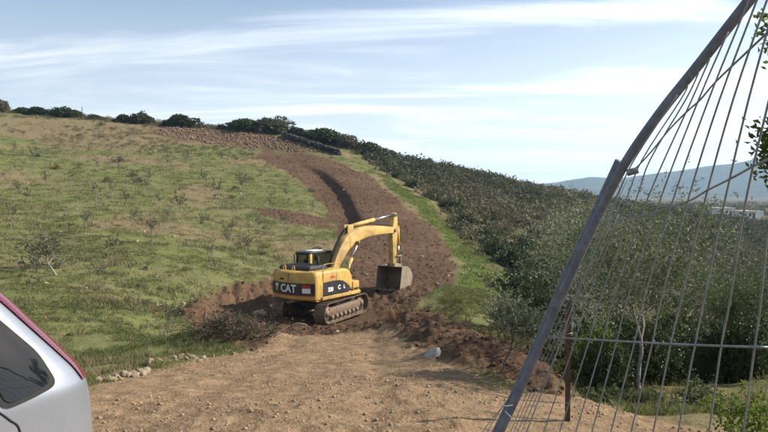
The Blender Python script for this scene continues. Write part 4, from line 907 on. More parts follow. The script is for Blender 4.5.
# ------------------------------------------------------------------ silver hatchback
def car():
    L = 3.85; HWc = .825
    zt = [.20, .26, .40, .58, .72, .86, .94, 1.00, 1.08, 1.16, 1.24, 1.32, 1.385, 1.42, 1.44]
    xr_ = [.16, .07, .02, .00, .00, .01, .03, .065, .13, .195, .26, .33, .40, .50, .70]
    xf_ = [3.72, 3.80, 3.85, 3.84, 3.80, 3.55, 2.92, 2.80, 2.66, 2.52, 2.38, 2.24, 2.10, 1.98, 1.75]
    hw_ = [.77, .80, .82, .825, .825, .82, .815, .80, .775, .745, .715, .685, .645, .575, .42]
    zz_ = np.concatenate([np.linspace(a, b, 4, endpoint=False) for a, b in zip(zt, zt[1:])] + [[zt[-1]]])
    def smooth_i(z, arr):
        zs = [z - .012, z, z + .012]; return sum(np.interp(v, zt, arr) for v in zs) / 3
    def prm(z): return smooth_i(z, xr_), smooth_i(z, xf_), smooth_i(z, hw_)
    NE = 9.0
    def outline(z, n=72):
        a, b, h = prm(z); xc, ha = (a + b) / 2, (b - a) / 2; t = np.linspace(0, 2 * math.pi, n, endpoint=False)
        c, s = np.cos(t), np.sin(t); ex = 2 / NE
        return np.stack([xc + ha * np.sign(c) * np.abs(c) ** ex, h * np.sign(s) * np.abs(s) ** ex], -1)
    def sy(x, z):
        a, b, h = prm(z); xc, ha = (a + b) / 2, (b - a) / 2; u = np.clip(abs((x - xc) / ha), 0, .999); return h * (1 - u ** NE) ** (1 / NE)
    R1 = np.array([P(101, 382, 2.36)[0], 2.36]); ax = CAR_AX
    root = thing('car', 'silver hatchback with a tall red tail light at the lower left corner', 'car')
    # local x forward, y left (towards viewer)
    fw = np.array([-math.sin(ax), -math.cos(ax)]); lf = np.array([-fw[1], fw[0]])
    org = R1 - lf * .72 - fw * .03
    gz = float(np.mean([H(*(org + fw * a + lf * b))[0] for a in (.6, 3.1) for b in (-.7, .7)]))
    root.location = (org[0], org[1], CAR_Z); root.rotation_euler = (0, 0, math.atan2(fw[1], fw[0]))
    bm = bmesh.new(); rings = []
    for z in zz_: rings.append([bm.verts.new((x, y, z)) for x, y in outline(z)])
    n = len(rings[0])
    for a, b in zip(rings, rings[1:]):
        for j in range(n): bm.faces.new((a[j], a[(j + 1) % n], b[(j + 1) % n], b[j]))
    bm.faces.new(rings[0][::-1]); bm.faces.new(rings[-1]); bmesh.ops.recalc_face_normals(bm, faces=bm.faces[:])
    body = link('body', bm_mesh('body', bm, M['car'], True, 60), root)
    def patch(name, poly, off, mat, par, side=1, step=.02, rnd=.03):
        """fine grid on the body side clipped to an (x,z) outline, pushed out by off"""
        pg = np.array(poly); 
        if rnd: # rounded corners
            out = []
            for i in range(len(pg)):
                p, a, b = pg[i], pg[i - 1], pg[(i + 1) % len(pg)]
                da = (a - p) / np.linalg.norm(a - p); db = (b - p) / np.linalg.norm(b - p); r0 = min(rnd, .4 * np.linalg.norm(a - p), .4 * np.linalg.norm(b - p))
                for t in np.linspace(0, 1, 5): out.append((1 - t) ** 2 * (p + da * r0) + 2 * t * (1 - t) * p + t * t * (p + db * r0))
            pg = np.array(out)
        bm = bmesh.new(); vs_ = [bm.verts.new((p[0], 0, p[1])) for p in pg]; bm.faces.new(vs_)
        x0, x1 = pg[:, 0].min(), pg[:, 0].max(); z0, z1 = pg[:, 1].min(), pg[:, 1].max()
        for k in np.arange(x0 + .03, x1, .05): bmesh.ops.bisect_plane(bm, geom=bm.verts[:] + bm.edges[:] + bm.faces[:], plane_co=(k, 0, 0), plane_no=(1, 0, 0))
        for k in np.arange(z0 + .02, z1, .03): bmesh.ops.bisect_plane(bm, geom=bm.verts[:] + bm.edges[:] + bm.faces[:], plane_co=(0, 0, k), plane_no=(0, 0, 1))
        for v in bm.verts: v.co.y = side * (sy(v.co.x, v.co.z) + off)
        bmesh.ops.recalc_face_normals(bm, faces=bm.faces[:])
        return part(name, bm, mat, par)
    for s in (1, -1):
        q = [(.243, .982), (.285, 1.072), (.395, 1.205), (.455, 1.262), (.428, 1.02), (.405, .952), (.33, .963)]
        qs = [(.222, .968), (.268, 1.082), (.385, 1.222), (.462, 1.285), (.442, 1.02), (.418, .934), (.33, .946)]
        w = patch('quarter_window', qs, .004, M['rubber'], body, s, rnd=.035); patch('pane', q, .008, M['carglass'], w, s, rnd=.035)
        w = patch('rear_door_window', [(.440, .930), (.485, 1.285), (.95, 1.345), (1.40, 1.35), (1.43, .85)], .004, M['rubber'], body, s); patch('pane', [(.462, .948), (.505, 1.27), (.95, 1.325), (1.375, 1.33), (1.40, .87)], .008, M['carglass'], w, s)
        w = patch('front_door_window', [(1.48, .85), (1.46, 1.35), (1.80, 1.34), (2.15, 1.24), (2.62, .90), (2.60, .86)], .004, M['rubber'], body, s); patch('pane', [(1.505, .87), (1.485, 1.33), (1.79, 1.32), (2.13, 1.22), (2.56, .90)], .008, M['carglass'], w, s)
        # door seams
        seam = lambda pts: part('door_seam', tube(bmesh.new(), [(x, s * (sy(x, z) + .000), z) for x, z in smooth_curve([(a, b, 0) for a, b in pts], 6) and [tuple(p[:2]) for p in smooth_curve([(a, b, 0) for a, b in pts], 6)]], .0035, 5), M['rubber'], body)
        seam([(.425, .932), (.395, .90), (.365, .86), (.36, .76), (.44, .60), (.80, .42), (.84, .27)]); seam([(1.455, .85), (1.455, .60), (1.45, .27)]); seam([(2.66, .86), (2.66, .55), (2.60, .27)])
        for x in (.66, 1.62): part('door_handle', prism([(x, .745), (x + .16, .755), (x + .16, .785), (x, .775)], s * (sy(x, .76) + .0) - .0, s * (sy(x, .76) + .03), bev=.006), M['car'], body)
        # tail light: tall strip up the rear pillar
        bm = bmesh.new(); rows = []
        for z in np.linspace(.95, 1.375, 22):
            a, b, h = prm(z); xc, ha = (a + b) / 2, (b - a) / 2
            f = (z - .93) / .445
            xs = a + np.array([.074, .062, .048, .032, .015, .003]); row = []
            for x in xs:
                row.append((x, s * (sy(x, z) + .006)))
            y_in = h * (.80 - .05 * f)
            for t in np.linspace(0, 1, 4)[1:]:
                yl = abs(row[5][1]); row.append((a - .004, s * (yl + (y_in - .22 - yl) * t * .6)))
            rows.append([bm.verts.new((x - .004, y, z)) for x, y in row])
        for a, b in zip(rows, rows[1:]):
            for j in range(len(a) - 1): bm.faces.new((a[j], a[j + 1], b[j + 1], b[j]))
        bmesh.ops.recalc_face_normals(bm, faces=bm.faces[:]); tl = part('tail_light', bm, M['tail'], body)
        part('headlight', prism([(3.40, .66), (3.62, .66), (3.60, .80), (3.34, .82)], s * .50, s * .79, bev=.03), M['chrome'], body)
        # wheels
        for x in (.62, 3.08):
            part('wheel_arch', tube(bmesh.new(), [(x, s * (sy(x, .4) - .12), .33), (x, s * (sy(x, .4) + .003), .33)], .355, 28), M['rubber'], body)
            bm = bmesh.new(); tube(bm, [(x, s * .66, .29), (x, s * .68, .29), (x, s * .80, .29), (x, s * .832, .29)], [.26, .29, .29, .265], 28); wh = part('wheel', bm, M['rubber'], root)
            bm = bmesh.new(); tube(bm, [(x, s * .80, .29), (x, s * .838, .29)], [.19, .175], 20); part('rim', bm, M['galv'], wh)
    # rear and front glass, bumper strip, plate
    def end_glass(name, z0, z1, rear, yw):
        bm = bmesh.new(); rows = []
        for z in np.linspace(z0, z1, 8):
            a, b, h = prm(z); x = (a - .006) if rear else (b + .006)
            rows.append([bm.verts.new((x, y * h, z)) for y in np.linspace(-yw, yw, 9)])
        for a, b in zip(rows, rows[1:]):
            for j in range(8): bm.faces.new((a[j], a[j + 1], b[j + 1], b[j]))
        bmesh.ops.recalc_face_normals(bm, faces=bm.faces[:]); part(name, bm, M['carglass'], body)
    end_glass('rear_window', .98, 1.34, True, .62); end_glass('windscreen', .96, 1.38, False, .72)
    part('number_plate', box(-.012, .004, -.26, .26, .60, .71), M['white'], body, False)
CAR_AX = R(35); CAR_Z = -0.015
car()

# ------------------------------------------------------------------ leaning mesh fence panels
def fence():
    tubep = [(478, 480, 2.72), (500, 432, 2.70), (522, 385, 2.66), (545, 333, 2.60), (572, 272, 2.50), (600, 212, 2.40), (626, 162, 2.30), (660, 113, 2.20), (700, 63, 2.09), (748, 2, 1.95), (800, -62, 1.82), (840, -110, 1.74)]
    ty = [p[1] for p in tubep]
    root = thing('mesh_fence', 'bent galvanised mesh fence panel leaning over at the right of the picture', 'fence', on(P(478, 480, 2.72)[0], 2.72))
    B = np.array(root.location)
    foot = on(P(470, 500, 2.74)[0], 2.74, -.05)
    cv = [P(*p) for p in tubep]; cv = [foot] + cv
    part('frame_tube', tube(bmesh.new(), [p - B for p in smooth_curve(cv, 6)], .0172, 14), M['galv'], root)
    def td(y): return np.interp(-y, [-v for v in ty][::-1] if False else [-480, -432, -385, -333, -272, -212, -162, -113, -63, -2, 62, 110], [p[2] for p in tubep])
    def tx(y): return np.interp(-y, [-480, -432, -385, -333, -272, -212, -162, -113, -63, -2, 62, 110], [p[0] for p in tubep])
    # wires right to left: (y -> x) traces read off the photo, k = distance from tube in wire spacings
    tr = {11: [(100, 792), (200, 773), (237, 767), (308, 760), (344, 755), (428, 744)],
          10: [(0, 793), (102, 768.5), (200, 746), (300, 730), (344, 721.5), (428, 709.6)],
          9: [(0, 776), (100, 748.5), (200, 725), (300, 704), (344, 695), (428, 679)],
          8: [(0, 767), (100, 733), (200, 705), (300, 681), (344, 670.5), (428, 654)],
          7: [(0, 757), (100, 719.4), (200, 688), (300, 661), (344, 652), (428, 632)],
          6: [(12, 744), (100, 708.5), (200, 673), (300, 644), (344, 634), (428, 612)],
          5: [(32, 728), (100, 698.5), (200, 660), (300, 627), (344, 616), (428, 593)],
          4: [(58, 710), (100, 691.6), (200, 647), (300, 613), (344, 602), (428, 577)],
          3: [(72, 699), (100, 685.5), (160, 650), (200, 636), (300, 600), (344, 588), (428, 561)],
          2: [(85, 688), (100, 680.5), (160, 642), (200, 626), (300, 587), (344, 574), (428, 545)],
          1: [(95, 677), (160, 634), (200, 616), (300, 575), (344, 560), (428, 528)]}
    def wd(k, y):
        near_y = np.interp(y, [0, 100, 200, 344, 432], [1.20, 1.24, 1.32, 1.50, 1.56]); return td(y) + (near_y - td(y)) * (k / 11.0)
    for k, tv in sorted(tr.items()):
        if k == 11: tv = [(0, 812)] + tv
        y1 = tv[-1][0]; x1 = tv[-1][1]; slope = (tv[-1][1] - tv[-2][1]) / (tv[-1][0] - tv[-2][0])
        tv = tv + [(500, x1 + slope * 72)]
        if tv[0][0] <= 12: tv = [(-60, tv[0][1] + (tv[0][1] - tv[1][1]) / (tv[1][0] - tv[0][0]) * (60 + tv[0][0]))] + tv
        pts = [P(x, y, wd(k, y)) - B for y, x in tv]
        part('wire', tube(bmesh.new(), smooth_curve(pts, 4), .0024, 6), M['wirem'], root)
    for k in (12, 13, 14, 15):      # carries on past the frame's edge
        pts = []
        for y in (-60, 0, 100, 200, 344, 428, 500):
            a = np.interp(y, [t[0] for t in [(0, 812)] + tr[11]], [t[1] for t in [(0, 812)] + tr[11]]); b_ = np.interp(y, [t[0] for t in tr[10]], [t[1] for t in tr[10]])
            p1 = P(a, y, wd(11, y)); p0 = P(b_, y, wd(10, y)); pts.append(p1 + (p1 - p0) * (k - 11) - B)
        part('wire', tube(bmesh.new(), smooth_curve(pts, 3), .0024, 6), M['wirem'], root)
    def kx(x, y):
        xs = [tx(y)] + [np.interp(y, [t[0] for t in tr[k]], [t[1] for t in tr[k]]) for k in range(1, 12)]
        return np.interp(x, xs, range(12))
    for row in ([(544, 337), (580, 339), (616, 341), (670, 344), (721, 346), (755, 347), (775, 347.5)],
                [(597, 222), (625, 219), (645, 215), (668, 208), (691, 200), (706, 191), (730, 179), (752, 167), (773, 157)],
                [(629, 172), (634, 170), (651, 152), (668, 131), (687, 111.5), (700, 100), (715.5, 82), (749, 50), (768, 32), (785, 16)],
                [(478, 480), (520, 482), (570, 484), (640, 486), (740, 488)]):
        pts = [P(x, y, wd(kx(x, y), y) - .004) - B for x, y in row]
        pts.append(pts[-1] + (pts[-1] - pts[-2]) * 2.2)
        part('wire', tube(bmesh.new(), smooth_curve(pts, 4), .0026 if row[0][1] != 337 else .0032, 6), M['wirem'], root)
    # weld stub at the clamp
    part('clamp', tube(bmesh.new(), [P(627, 173, 2.29) - B, P(638, 170, 2.28) - B], .012, 8), M['galv'], root)
    # second panel folded behind: lower tube with cut top, a few loose wires
    r2 = thing('mesh_fence', 'second fence panel folded against the leaning one, its cut tube top at the bend', 'fence', on(P(470, 480, 2.80)[0], 2.80)); B2 = np.array(r2.location)
    t2 = [(484, 470, 2.80), (497, 432, 2.78), (518, 386, 2.74), (541.5, 333, 2.68), (568, 272, 2.58), (595, 214, 2.48), (619.5, 161, 2.385)]
    cv = [on(P(472, 492, 2.8)[0], 2.8, -.05)] + [P(*p) for p in t2]
    part('frame_tube', tube(bmesh.new(), [p - B2 for p in smooth_curve(cv, 6)], .0172, 14), M['galv'], r2)
    for dx, y0 in ((-5, 372), (-10, 384), (-15, 396), (6, 170), (9.5, 180), (13, 195), (17, 215)):
        pts = []
        for y in (y0, (y0 + 440) / 2, 440, 486):
            x = np.interp(-y, [-470, -432, -386, -333, -272, -214, -161], [p[0] for p in t2]); f = (y - y0) / (440 - y0); d = np.interp(-y, [-470, -432, -386, -333, -272, -214, -161], [p[2] for p in t2])
            pts.append(P(x + (dx * min(1, f * 1.4) if dx < 0 else dx + 7), y, d + .06) - B2)
        part('wire', tube(bmesh.new(), smooth_curve(pts, 4), .0017, 5), M['wirem'], r2)
    for y in (398, 415, 431):
        xa = np.interp(-y, [-470, -432, -386], [480, 494, 514]); pts = [P(xa - 15 + (y - 398) * -.1, y - 4, 2.84) - B2, P(xa, y, 2.80) - B2, P(xa + 26, y + 3, 2.80) - B2, P(xa + 60, y + 5, 2.74) - B2]
        part('wire', tube(bmesh.new(), smooth_curve(pts, 3), .0015, 5), M['wirem'], r2)
    for a, b_, c in (((500, 404), (506, 406), (513, 405)), ((505, 411), (510, 416), (515, 421))):
        part('tie', tube(bmesh.new(), [P(a[0], a[1], 2.60) - B2, P(b_[0], b_[1], 2.595) - B2, P(c[0], c[1], 2.60) - B2], .0022, 5), M['tie'], r2)
    # rusty stake behind
    d = 5.6; b = on((569.5 - 384) / F * d, d); s = thing('fence_stake', 'rusty dark stake standing upright just behind the fence', 'stake', b)
    top = P(568, 300, d)[2] - b[2]
    part('shaft', prism([(-.022, -.006), (.022, -.006), (.022, .006), (.005, .006), (.005, .032), (-.005, .032), (-.005, .006), (-.022, .006)], -.1, top, 'z'), M['rust'], s, False)
    part('tie', tube(bmesh.new(), [(-.03, -.012, top * .72), (.03, -.012, top * .73)], .004, 5), M['wirem'], s)
fence()

# ------------------------------------------------------------------ stones, clods, odd things
def rock_bm(seed, sub=1, sq=.8):
    rd = random.Random(seed); bm = bmesh.new(); bmesh.ops.create_icosphere(bm, subdivisions=sub, radius=1.0)
    ax = [Vector((rd.gauss(0, 1), rd.gauss(0, 1), rd.gauss(0, 1))).normalized() for _ in range(11)]; lim = [rd.uniform(.45, .85) for _ in ax]
    for v in bm.verts:
        for a, l in zip(ax, lim):
            dd = v.co.dot(a)
            if dd > l: v.co -= a * (dd - l)
        v.co *= rd.uniform(.93, 1.07)
    return bm
stone_me = [bm_mesh('stone%d' % k, rock_bm(600 + k, 2), M['stone']) for k in range(6)]
edge_pts = []
for k in range(44):
    px = 96 + (205 - 96) * (k + random.uniform(-.3, .3)) / 43.0
    py = np.interp(px, [92, 130, 165, 205], [386, 376, 366, 363]) + random.uniform(-2.5, 3)
    edge_pts.append((px, py))
edge_pts += [(212, 359), (221, 357), (232, 355), (245, 352), (258, 350)]
edge_pts.sort()
for i, (px, py) in enumerate(edge_pts):
    d = np.interp(py, [345, 352, 363, 376, 386], [13.5, 12.0, 10.4, 8.5, 7.7]); x = (px - 384) / F * d; s = random.choice([.028, .036, .044, .05, .066]) * (1.2 if 120 < px < 190 else .9)
    b = on(x, d); o = link('stone', stone_me[i % 6]); o.location = tuple(b + [0, 0, s * .38]); o.scale = (s * random.uniform(.9, 1.4), s, s * random.uniform(.7, .95)); o.rotation_euler = (random.uniform(-.3, .3), random.uniform(-.3, .3), random.uniform(0, 6.28))
    tag(o, 'pale rough stone in the row edging the dirt track, %s counting from the car' % ordn(i + 1), 'stone', 'stones along the left edge of the dirt track')
def scatter_rocks(name, pts, sizes, mat, seed, flat=.7):
    r = np.random.default_rng(seed); pv = []
    for k in range(6):
        bm = rock_bm(700 + k + seed, 1); pv.append(np.array([v.co[:] for v in bm.verts])); Fc = np.array([[v.index for v in f.verts] for f in bm.faces]) if k else None
        bm.verts.index_update(); Fc0 = np.array([[v.index for v in f.verts] for f in bm.faces]); bm.free()
    pv = np.array(pv); n = len(pts); k = r.integers(0, 6, n); V = pv[k] * sizes[:, None, None] * np.stack([r.uniform(.8, 1.4, n), r.uniform(.8, 1.2, n), r.uniform(flat * .8, flat * 1.2, n)], -1)[:, None, :]
    a = r.uniform(0, 6.28, n); ca, sa = np.cos(a)[:, None], np.sin(a)[:, None]
    V = np.stack([V[..., 0] * ca - V[..., 1] * sa, V[..., 0] * sa + V[..., 1] * ca, V[..., 2]], -1) + pts[:, None, :]
    nv = pv.shape[1]; Fa = (Fc0[None] + (np.arange(n) * nv)[:, None, None]).reshape(-1, 3)
    o = link(name, mesh_np(name, V.reshape(-1, 3), Fa, mat)); tag(o, kind='stuff'); return o
# gravel on the light track
n = 26000; yy = 3.5 + 15 * rng.uniform(0, 1, n) ** 1.2; xx = rng.uniform(-4, 4.2, n); m0 = masks(xx, yy)[0]; ok = m0 > .5; xx, yy = xx[ok], yy[ok]
cl_ = fbm(xx * .9, yy * .9, 3, 171); ok = rng.uniform(0, 1, len(xx)) < sstep(.36, .62, cl_); xx, yy = xx[ok], yy[ok]
s = .005 + .022 * rng.uniform(0, 1, len(xx)) ** 8; scatter_rocks('gravel', np.stack([xx, yy, H(xx, yy) + s * .2], -1), s, M['gravel'], 1)
# clods on the dark soil
n = 60000; xx = rng.uniform(-20, 8, n); yy = 7.5 + 98 * rng.uniform(0, 1, n) ** 1.7; mm = masks(xx, yy); ok = (mm[1] > .55) & (mm[0] < .5) & (np.hypot(xx - EXC[0], yy - EXC[1]) > 2.6); xx, yy = xx[ok], yy[ok]
s = (.015 + .075 * rng.uniform(0, 1, len(xx)) ** 6) * np.interp(yy, [8, 25, 50, 100], [.7, 1.05, 1.1, 1.4]); scatter_rocks('soil_clods', np.stack([xx, yy, H(xx, yy) + s * .15], -1), s, M['clod'], 2)
# pale stones lying in the grass and on the upper road
n = 2200; xx = rng.uniform(-50, 8, n); yy = rng.uniform(13, 110, n); mm = masks(xx, yy); ok = (mm[0] < .2) & (mm[4] < .5) & (rng.uniform(0, 1, n) < .25 + .5 * mm[3]); xx, yy = xx[ok], yy[ok]
s = .03 + .17 * rng.uniform(0, 1, len(xx)) ** 4; scatter_rocks('field_stones', np.stack([xx, yy, H(xx, yy) + s * .1], -1), s, M['stone'], 3)
# rubble band under the ridge
rub = RUB
n = 9000; xx = rng.uniform(rub[:, 0].min() - 2, rub[:, 0].max() + 2, n); yy = rng.uniform(rub[:, 1].min() - 2, min(124, rub[:, 1].max() + 2), n); ok = (poly_sd(xx, yy, rub) + 7 * (fbm(xx * .25, yy * .25, 4, 191) - .5) < 0) & (rng.uniform(0, 1, n) < .35 + sstep(.3, .6, fbm(xx * .5, yy * .5, 3, 193))); xx, yy = xx[ok], yy[ok]
s = .07 + .28 * rng.uniform(0, 1, len(xx)) ** 3; scatter_rocks('rubble', np.stack([xx, yy, H(xx, yy) + s * .15], -1), s, M['rubble'], 4)
# dry stone wall on the ridge
def stone_wall():
    pl = [P(286, 131, 116)[:2], P(305, 136, 114)[:2], P(325, 142, 112)[:2], P(340, 150, 109)[:2]]
    pl = np.array(smooth_curve([(a, b, 0) for a, b in pl], 8))[:, :2]; seg = np.hypot(*np.diff(pl, axis=0).T); S = np.concatenate([[0], np.cumsum(seg)])
    root = thing('dry_stone_wall', 'dark dry stone wall running down the ridge right of the shrubs', 'wall', on(*pl[0])); B = np.array(root.location)
    n = 900; u = rng.uniform(0, S[-1], n); x = np.interp(u, S, pl[:, 0]); y = np.interp(u, S, pl[:, 1]); lay = rng.integers(0, 4, n)
    x = x + rng.normal(0, .18, n); y = y + rng.normal(0, .25, n)
    pts = np.stack([x, y, H(x, y) + .1 + lay * .26], -1) - B; s = rng.uniform(.16, .30, n)
    o = scatter_rocks('stones', pts, s, M['wallstone'], 5, .75); o.parent = root
stone_wall()
# pale grey rock at the right edge of the track
b = on((433 - 384) / F * 9.9, 9.9); bm = rock_bm(77, 2)
for v in bm.verts: v.co = Vector((v.co.x * .17 + .03, v.co.y * .13, v.co.z * .12)); v.co.z += .05 - .25 * (v.co.x - .03 if v.co.x < .03 else 0) * -1
rk = link('boulder', bm_mesh('boulder', bm, M['greyrock'], True, 25)); rk.location = tuple(b + [0, 0, .0]); rk.rotation_euler = (0, R(12), .2); tag(rk, 'pale grey rock lying at the foot of the dark soil bank', 'rock')
# broken post stub on the bank
d = 17.0; b = on((393 - 384) / F * d, d); st_ = thing('wood_stub', 'short broken orange brown wooden stub stuck in the soil bank', 'wood', b)
bm = prism([(-.10, -.05), (.10, -.05), (.08, .30), (.02, .40), (-.03, .34), (-.09, .42)], -.045, .045, bev=.012); o = part('plank', bm, M['wood'], st_); o.rotation_euler = (.1, R(-12), .2)
# flat pale stone between the excavator tracks
b = on(*(EXC + [-.7, -2.6])); o = link('stone', stone_me[2]); o.location = tuple(b + [0, 0, .12]); o.scale = (.42, .25, .16); tag(o, 'flat pale stone on the soil between the excavator tracks', 'stone')
b = on(*(EXC + [-2.6, -.9])); o = link('stone', stone_me[4]); o.location = tuple(b + [0, 0, .15]); o.scale = (.40, .3, .2); tag(o, 'flat pale stone beside the left track of the excavator', 'stone')

# heap of cut brush at the left of the track
def twig_pile(name, label, cat, c, rad, h, n, leafn, leafm, seed, stickm, r0=.009, upright=.35):
    base = on(*c); root = thing(name, label, cat, base); r = np.random.default_rng(seed); bm = bmesh.new(); lb = []; ld = []
    for k in range(n):
        a = r.uniform(0, 6.28); q = math.sqrt(r.uniform(0, 1)); p = np.array([math.cos(a) * q * rad[0], math.sin(a) * q * rad[1], 0.0])
        p[2] = float(H(base[0] + p[0], base[1] + p[1])[0]) - base[2] + h * (1 - q * q) * r.uniform(0, 1)
        d = unit(np.array([r.normal(), r.normal(), abs(r.normal()) * upright + .05])); L = r.uniform(.35, .95) * max(rad) * .8
        e = p + d * L; m = (p + e) / 2 + r.normal(size=3) * L * .12
        tube(bm, smooth_curve([p, m, e], 2), [r0, r0 * .9, r0 * .7, r0 * .5, r0 * .3], 4, cap=False)
        for _ in range(2):
            t = r.uniform(.3, .9); s0 = p + (e - p) * t; dd = unit(d + r.normal(size=3) * .6); tube(bm, [s0, s0 + dd * L * .35], [r0 * .5, r0 * .2], 3, cap=False)
        kk = leafn // n; t = r.uniform(.25, 1, (kk, 1)); lb.append(p + (e - p) * t + r.normal(size=(kk, 3)) * L * .09); ld.append(unit(d + r.normal(size=(kk, 3))))
    link('branches', bm_mesh(name, bm, stickm), root)
    if leafn: link('leaves', leaf_mesh(name + '_leaves', np.vstack(lb), np.vstack(ld), r.uniform(.03, .06, len(lb) * kk), .016, leafm, r.beta(2, 2, len(lb) * kk)), root)
    return root
twig_pile('brush_heap', 'heap of cut dark brush and branches at the left edge of the track', 'brush', (-3.45, 14.6), (.95, .55), .38, 130, 3900, M['greyshrub'], 21, M['twig'], .012)
twig_pile('dry_shrub', 'dry brown shrub on top of the soil bank, nearest the bright grass', 'shrub', (1.35, 19.5), (.75, .6), .45, 70, 1400, M['drystalk'], 22, M['twig'], .008, 1.4)
twig_pile('dry_shrub', 'dry brown shrub in the middle of the soil bank top', 'shrub', (2.0, 15.0), (.7, .6), .45, 80, 1600, M['drystalk'], 23, M['twig'], .008, 1.4)
twig_pile('dry_shrub', 'dry grey brown shrub at the near end of the soil bank', 'shrub', (2.35, 11.3), (.55, .5), .35, 70, 1400, M['drystalk'], 24, M['twig'], .007, 1.4)
for i, (x, y, s) in enumerate(((2.1, 12.8, .55), (2.5, 14.2, .7), (2.6, 17.5, .8), (2.9, 10.2, .5), (-3.9, 12.6, .28), (-3.55, 14.5, .30))):
    place('weed_clump', 'green weed clump %s, %s from the camera' % ('behind the soil bank' if x > 0 else 'beside the left edge of the track', ordn({0: 2, 1: 3, 2: 4, 3: 1, 4: 1, 5: 2}[i])), 'weeds', on(x, y, -.05), [('foliage', lowb['gorse'][i % 2])], (s, s, s * .9), i, 'green weed clumps beside the track')

# ------------------------------------------------------------------ two houses in the valley
def house(px, py, d, w, dep, h, rot, lab, wins, annex=None):
    b = on(P(px, py, d)[0], d); root = thing('house', lab, 'house', b, rot)
    wl = part('wall', box(-w / 2, w / 2, -dep / 2, dep / 2, -.6, h), M['plaster'], root, False)
    part('roof', prism([(-w / 2 - .3, h), (w / 2 + .3, h), (w / 2 + .2, h + .5), (-w / 2 - .2, h + .5)], -dep / 2 - .4, dep / 2 + .3), M['roofpale'], root, False)
    for x in wins:
        f = part('window', box(x - .55, x + .55, -dep / 2 - .06, -dep / 2 + .02, .9, 2.1), M['plaster'], root, False); part('pane', box(x - .42, x + .42, -dep / 2 - .08, -dep / 2 - .03, 1.0, 2.0), M['darkglass'], f, False)
    part('door', box(w * .30 - .5, w * .30 + .5, -dep / 2 - .05, -dep / 2 + .02, 0, 2.1), M['bark'], root, False)
    if annex: part('annex', box(w / 2 + .003, w / 2 + annex, -dep / 2 + .6, dep / 2, -.6, h + .3), M['plaster'], root, False)
house(721, 221, 250, 6.5, 6, 2.6, .15, 'left of the two pale flat roofed houses in the valley', (-2, .2))
house(744, 223, 235, 5.5, 6, 2.5, .1, 'right of the two pale houses in the valley, with a taller annex', (-1.6, .2), 3.2)

# ------------------------------------------------------------------ grass
def grass_obj(name, xx, yy, hgt, wid, per, seed, mat, tone, spread):
    r = np.random.default_rng(seed); n = len(xx); b = np.repeat(np.arange(n), per); tot = len(b)
    x = xx[b] + r.normal(0, 1, tot) * spread[b]; y = yy[b] + r.normal(0, 1, tot) * spread[b]; z = H(x, y) - .01
    d = unit(np.stack([r.normal(0, .45, tot), r.normal(0, .45, tot), np.ones(tot)], -1))
    h = hgt[b] * r.uniform(.5, 1.2, tot)
    o = link(name, leaf_mesh(name, np.stack([x, y, z], -1), d, h, wid[b], mat, np.clip(tone[b] + r.normal(0, .15, tot), 0, 1), .08)); tag(o, kind='stuff'); return o
n = 30000; a_ = np.radians(rng.uniform(-33, 4, n)); r_ = 7.6 * np.exp(rng.uniform(0, 2.67, n)); xx, yy = r_ * np.sin(a_), r_ * np.cos(a_)
mm = masks(xx, yy); ok = (mm[0] < .3) & (mm[1] < .35) & (mm[4] < .4) & (mm[2] < .3); ok &= rng.uniform(0, 1, n) < sstep(.32, .56, fbm(xx * .8, yy * .8, 4, 211)) * (1 - .55 * mm[3]); xx, yy, rs = xx[ok], yy[ok], r_[ok]
tone = np.clip(fbm(xx * .3, yy * .3, 4, 215) * 1.5 - .35 + .3 * mm[3][ok], 0, 1)
grass_obj('grass', xx, yy, np.interp(rs, [8, 110], [.09, .22]), np.interp(rs, [8, 110], [.008, .06]), 14, 31, M['grass'], tone, np.interp(rs, [10, 110], [.06, .35]))
n = 9000; xx = rng.uniform(-2, 9, n); yy = rng.uniform(22, 95, n); mm = masks(xx, yy); ok = (mm[2] > .4) & (mm[1] < .5); xx, yy = xx[ok], yy[ok]
grass_obj('fresh_grass', xx, yy, np.full(len(xx), .16), np.interp(yy, [20, 95], [.02, .05]), 12, 32, M['strip'], np.clip(fbm(xx * .5, yy * .5, 3, 217), 0, 1), np.full(len(xx), .18))
n = 17000; xx = rng.uniform(1.2, 10, n); yy = 6.8 + 27 * rng.uniform(0, 1, n) ** 1.3; mm = masks(xx, yy); ok = (mm[0] < .3) & (mm[1] < .4) & (rng.uniform(0, 1, n) < sstep(.35, .6, fbm(xx * .9, yy * .9, 3, 219))); xx, yy = xx[ok], yy[ok]
grass_obj('valley_grass', xx, yy, np.full(len(xx), .14), np.interp(yy, [7, 34], [.009, .022]), 12, 33, M['grass'], np.clip(fbm(xx, yy, 3, 221) * 1.3, 0, 1), np.full(len(xx), .07))
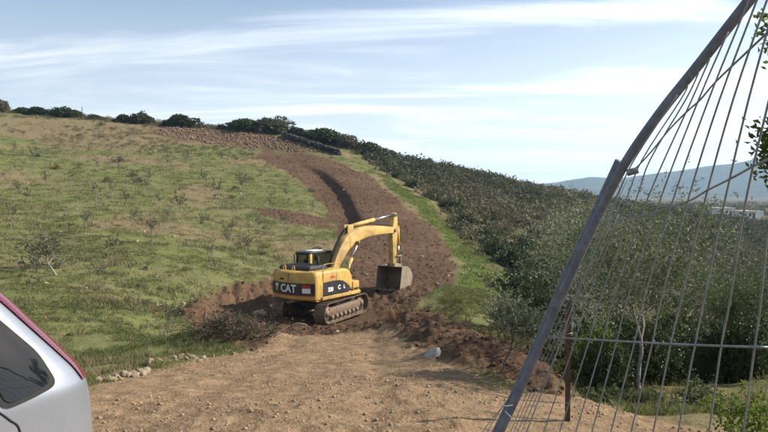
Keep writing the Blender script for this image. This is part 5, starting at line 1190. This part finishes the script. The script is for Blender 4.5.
# dark tussocks all over the slope
n = 9000; a_ = np.radians(rng.uniform(-34, 3, n)); r_ = 13 * np.exp(2.28 * rng.uniform(0, 1, n) ** .7); xx, yy = r_ * np.sin(a_), r_ * np.cos(a_)
mm = masks(xx, yy); ok = (mm[0] < .2) & (mm[1] < .3) & (mm[4] < .5) & (mm[2] < .4); xx, yy, rs = xx[ok], yy[ok], r_[ok]
ok = rng.uniform(0, 1, len(xx)) < .15 + .9 * sstep(.42, .66, fbm(xx * .12, yy * .12, 4, 225)); xx, yy, rs = xx[ok], yy[ok], rs[ok]
s = (.07 + .30 * rng.uniform(0, 1, len(xx)) ** 2) * np.interp(rs, [13, 110], [.7, 1.5]); tone = np.clip(rng.beta(2, 2, len(xx)), 0, 1)
o = link('tussocks', scrub_mesh('tussocks', np.stack([xx, yy, H(xx, yy) - .02], -1), np.stack([s, s, s * .8], -1), 30, 7, M['tussock'], (.42, .14), tone)); tag(o, kind='stuff')
# bushy scrub along the upper left ridge
n = 2600; xx = rng.uniform(-80, -8, n); yy = 84 + 40 * rng.uniform(0, 1, n) ** .6; ok = (fbm(xx * .13, yy * .13, 3, 223) + .12 * sstep(100, 122, yy) > .53) & (masks(xx, yy)[1] < .3) & (np.degrees(np.arctan2(xx, yy)) > -36) & (poly_sd(xx, yy, rub) > .5); xx, yy = xx[ok], yy[ok]
a2 = np.radians(rng.uniform(-33, -10, 400)); y2 = 121.5 + rng.normal(0, 1.2, 400); xx = np.concatenate([xx, y2 * np.tan(a2)]); yy = np.concatenate([yy, y2])
s = rng.uniform(.25, .75, len(xx)); s[-400:] *= 1.9; o = link('ridge_scrub', scrub_mesh('ridge_scrub', np.stack([xx, yy, H(xx, yy) - .05], -1), np.stack([s, s, s * .75], -1), 60, 8, M['scrub'], (.24, .15), np.clip(rng.beta(2, 2, len(xx)), 0, 1))); tag(o, kind='stuff')

n = 2600; a_ = np.radians(rng.uniform(-33, -6, n)); r_ = 9 * np.exp(rng.uniform(0, 1.9, n)); xx, yy = r_ * np.sin(a_), r_ * np.cos(a_); mm = masks(xx, yy)
ok = (mm[0] < .3) & (mm[1] < .3) & (rng.uniform(0, 1, n) < sstep(.45, .62, fbm(xx * .35, yy * .35, 4, 231))); xx, yy, rs = xx[ok], yy[ok], r_[ok]
grass_obj('dry_stalks', xx, yy, np.interp(rs, [9, 60], [.20, .34]), np.interp(rs, [9, 60], [.008, .04]), 12, 34, M['drystalk'], rng.beta(2, 2, len(xx)), np.interp(rs, [9, 60], [.07, .2]))
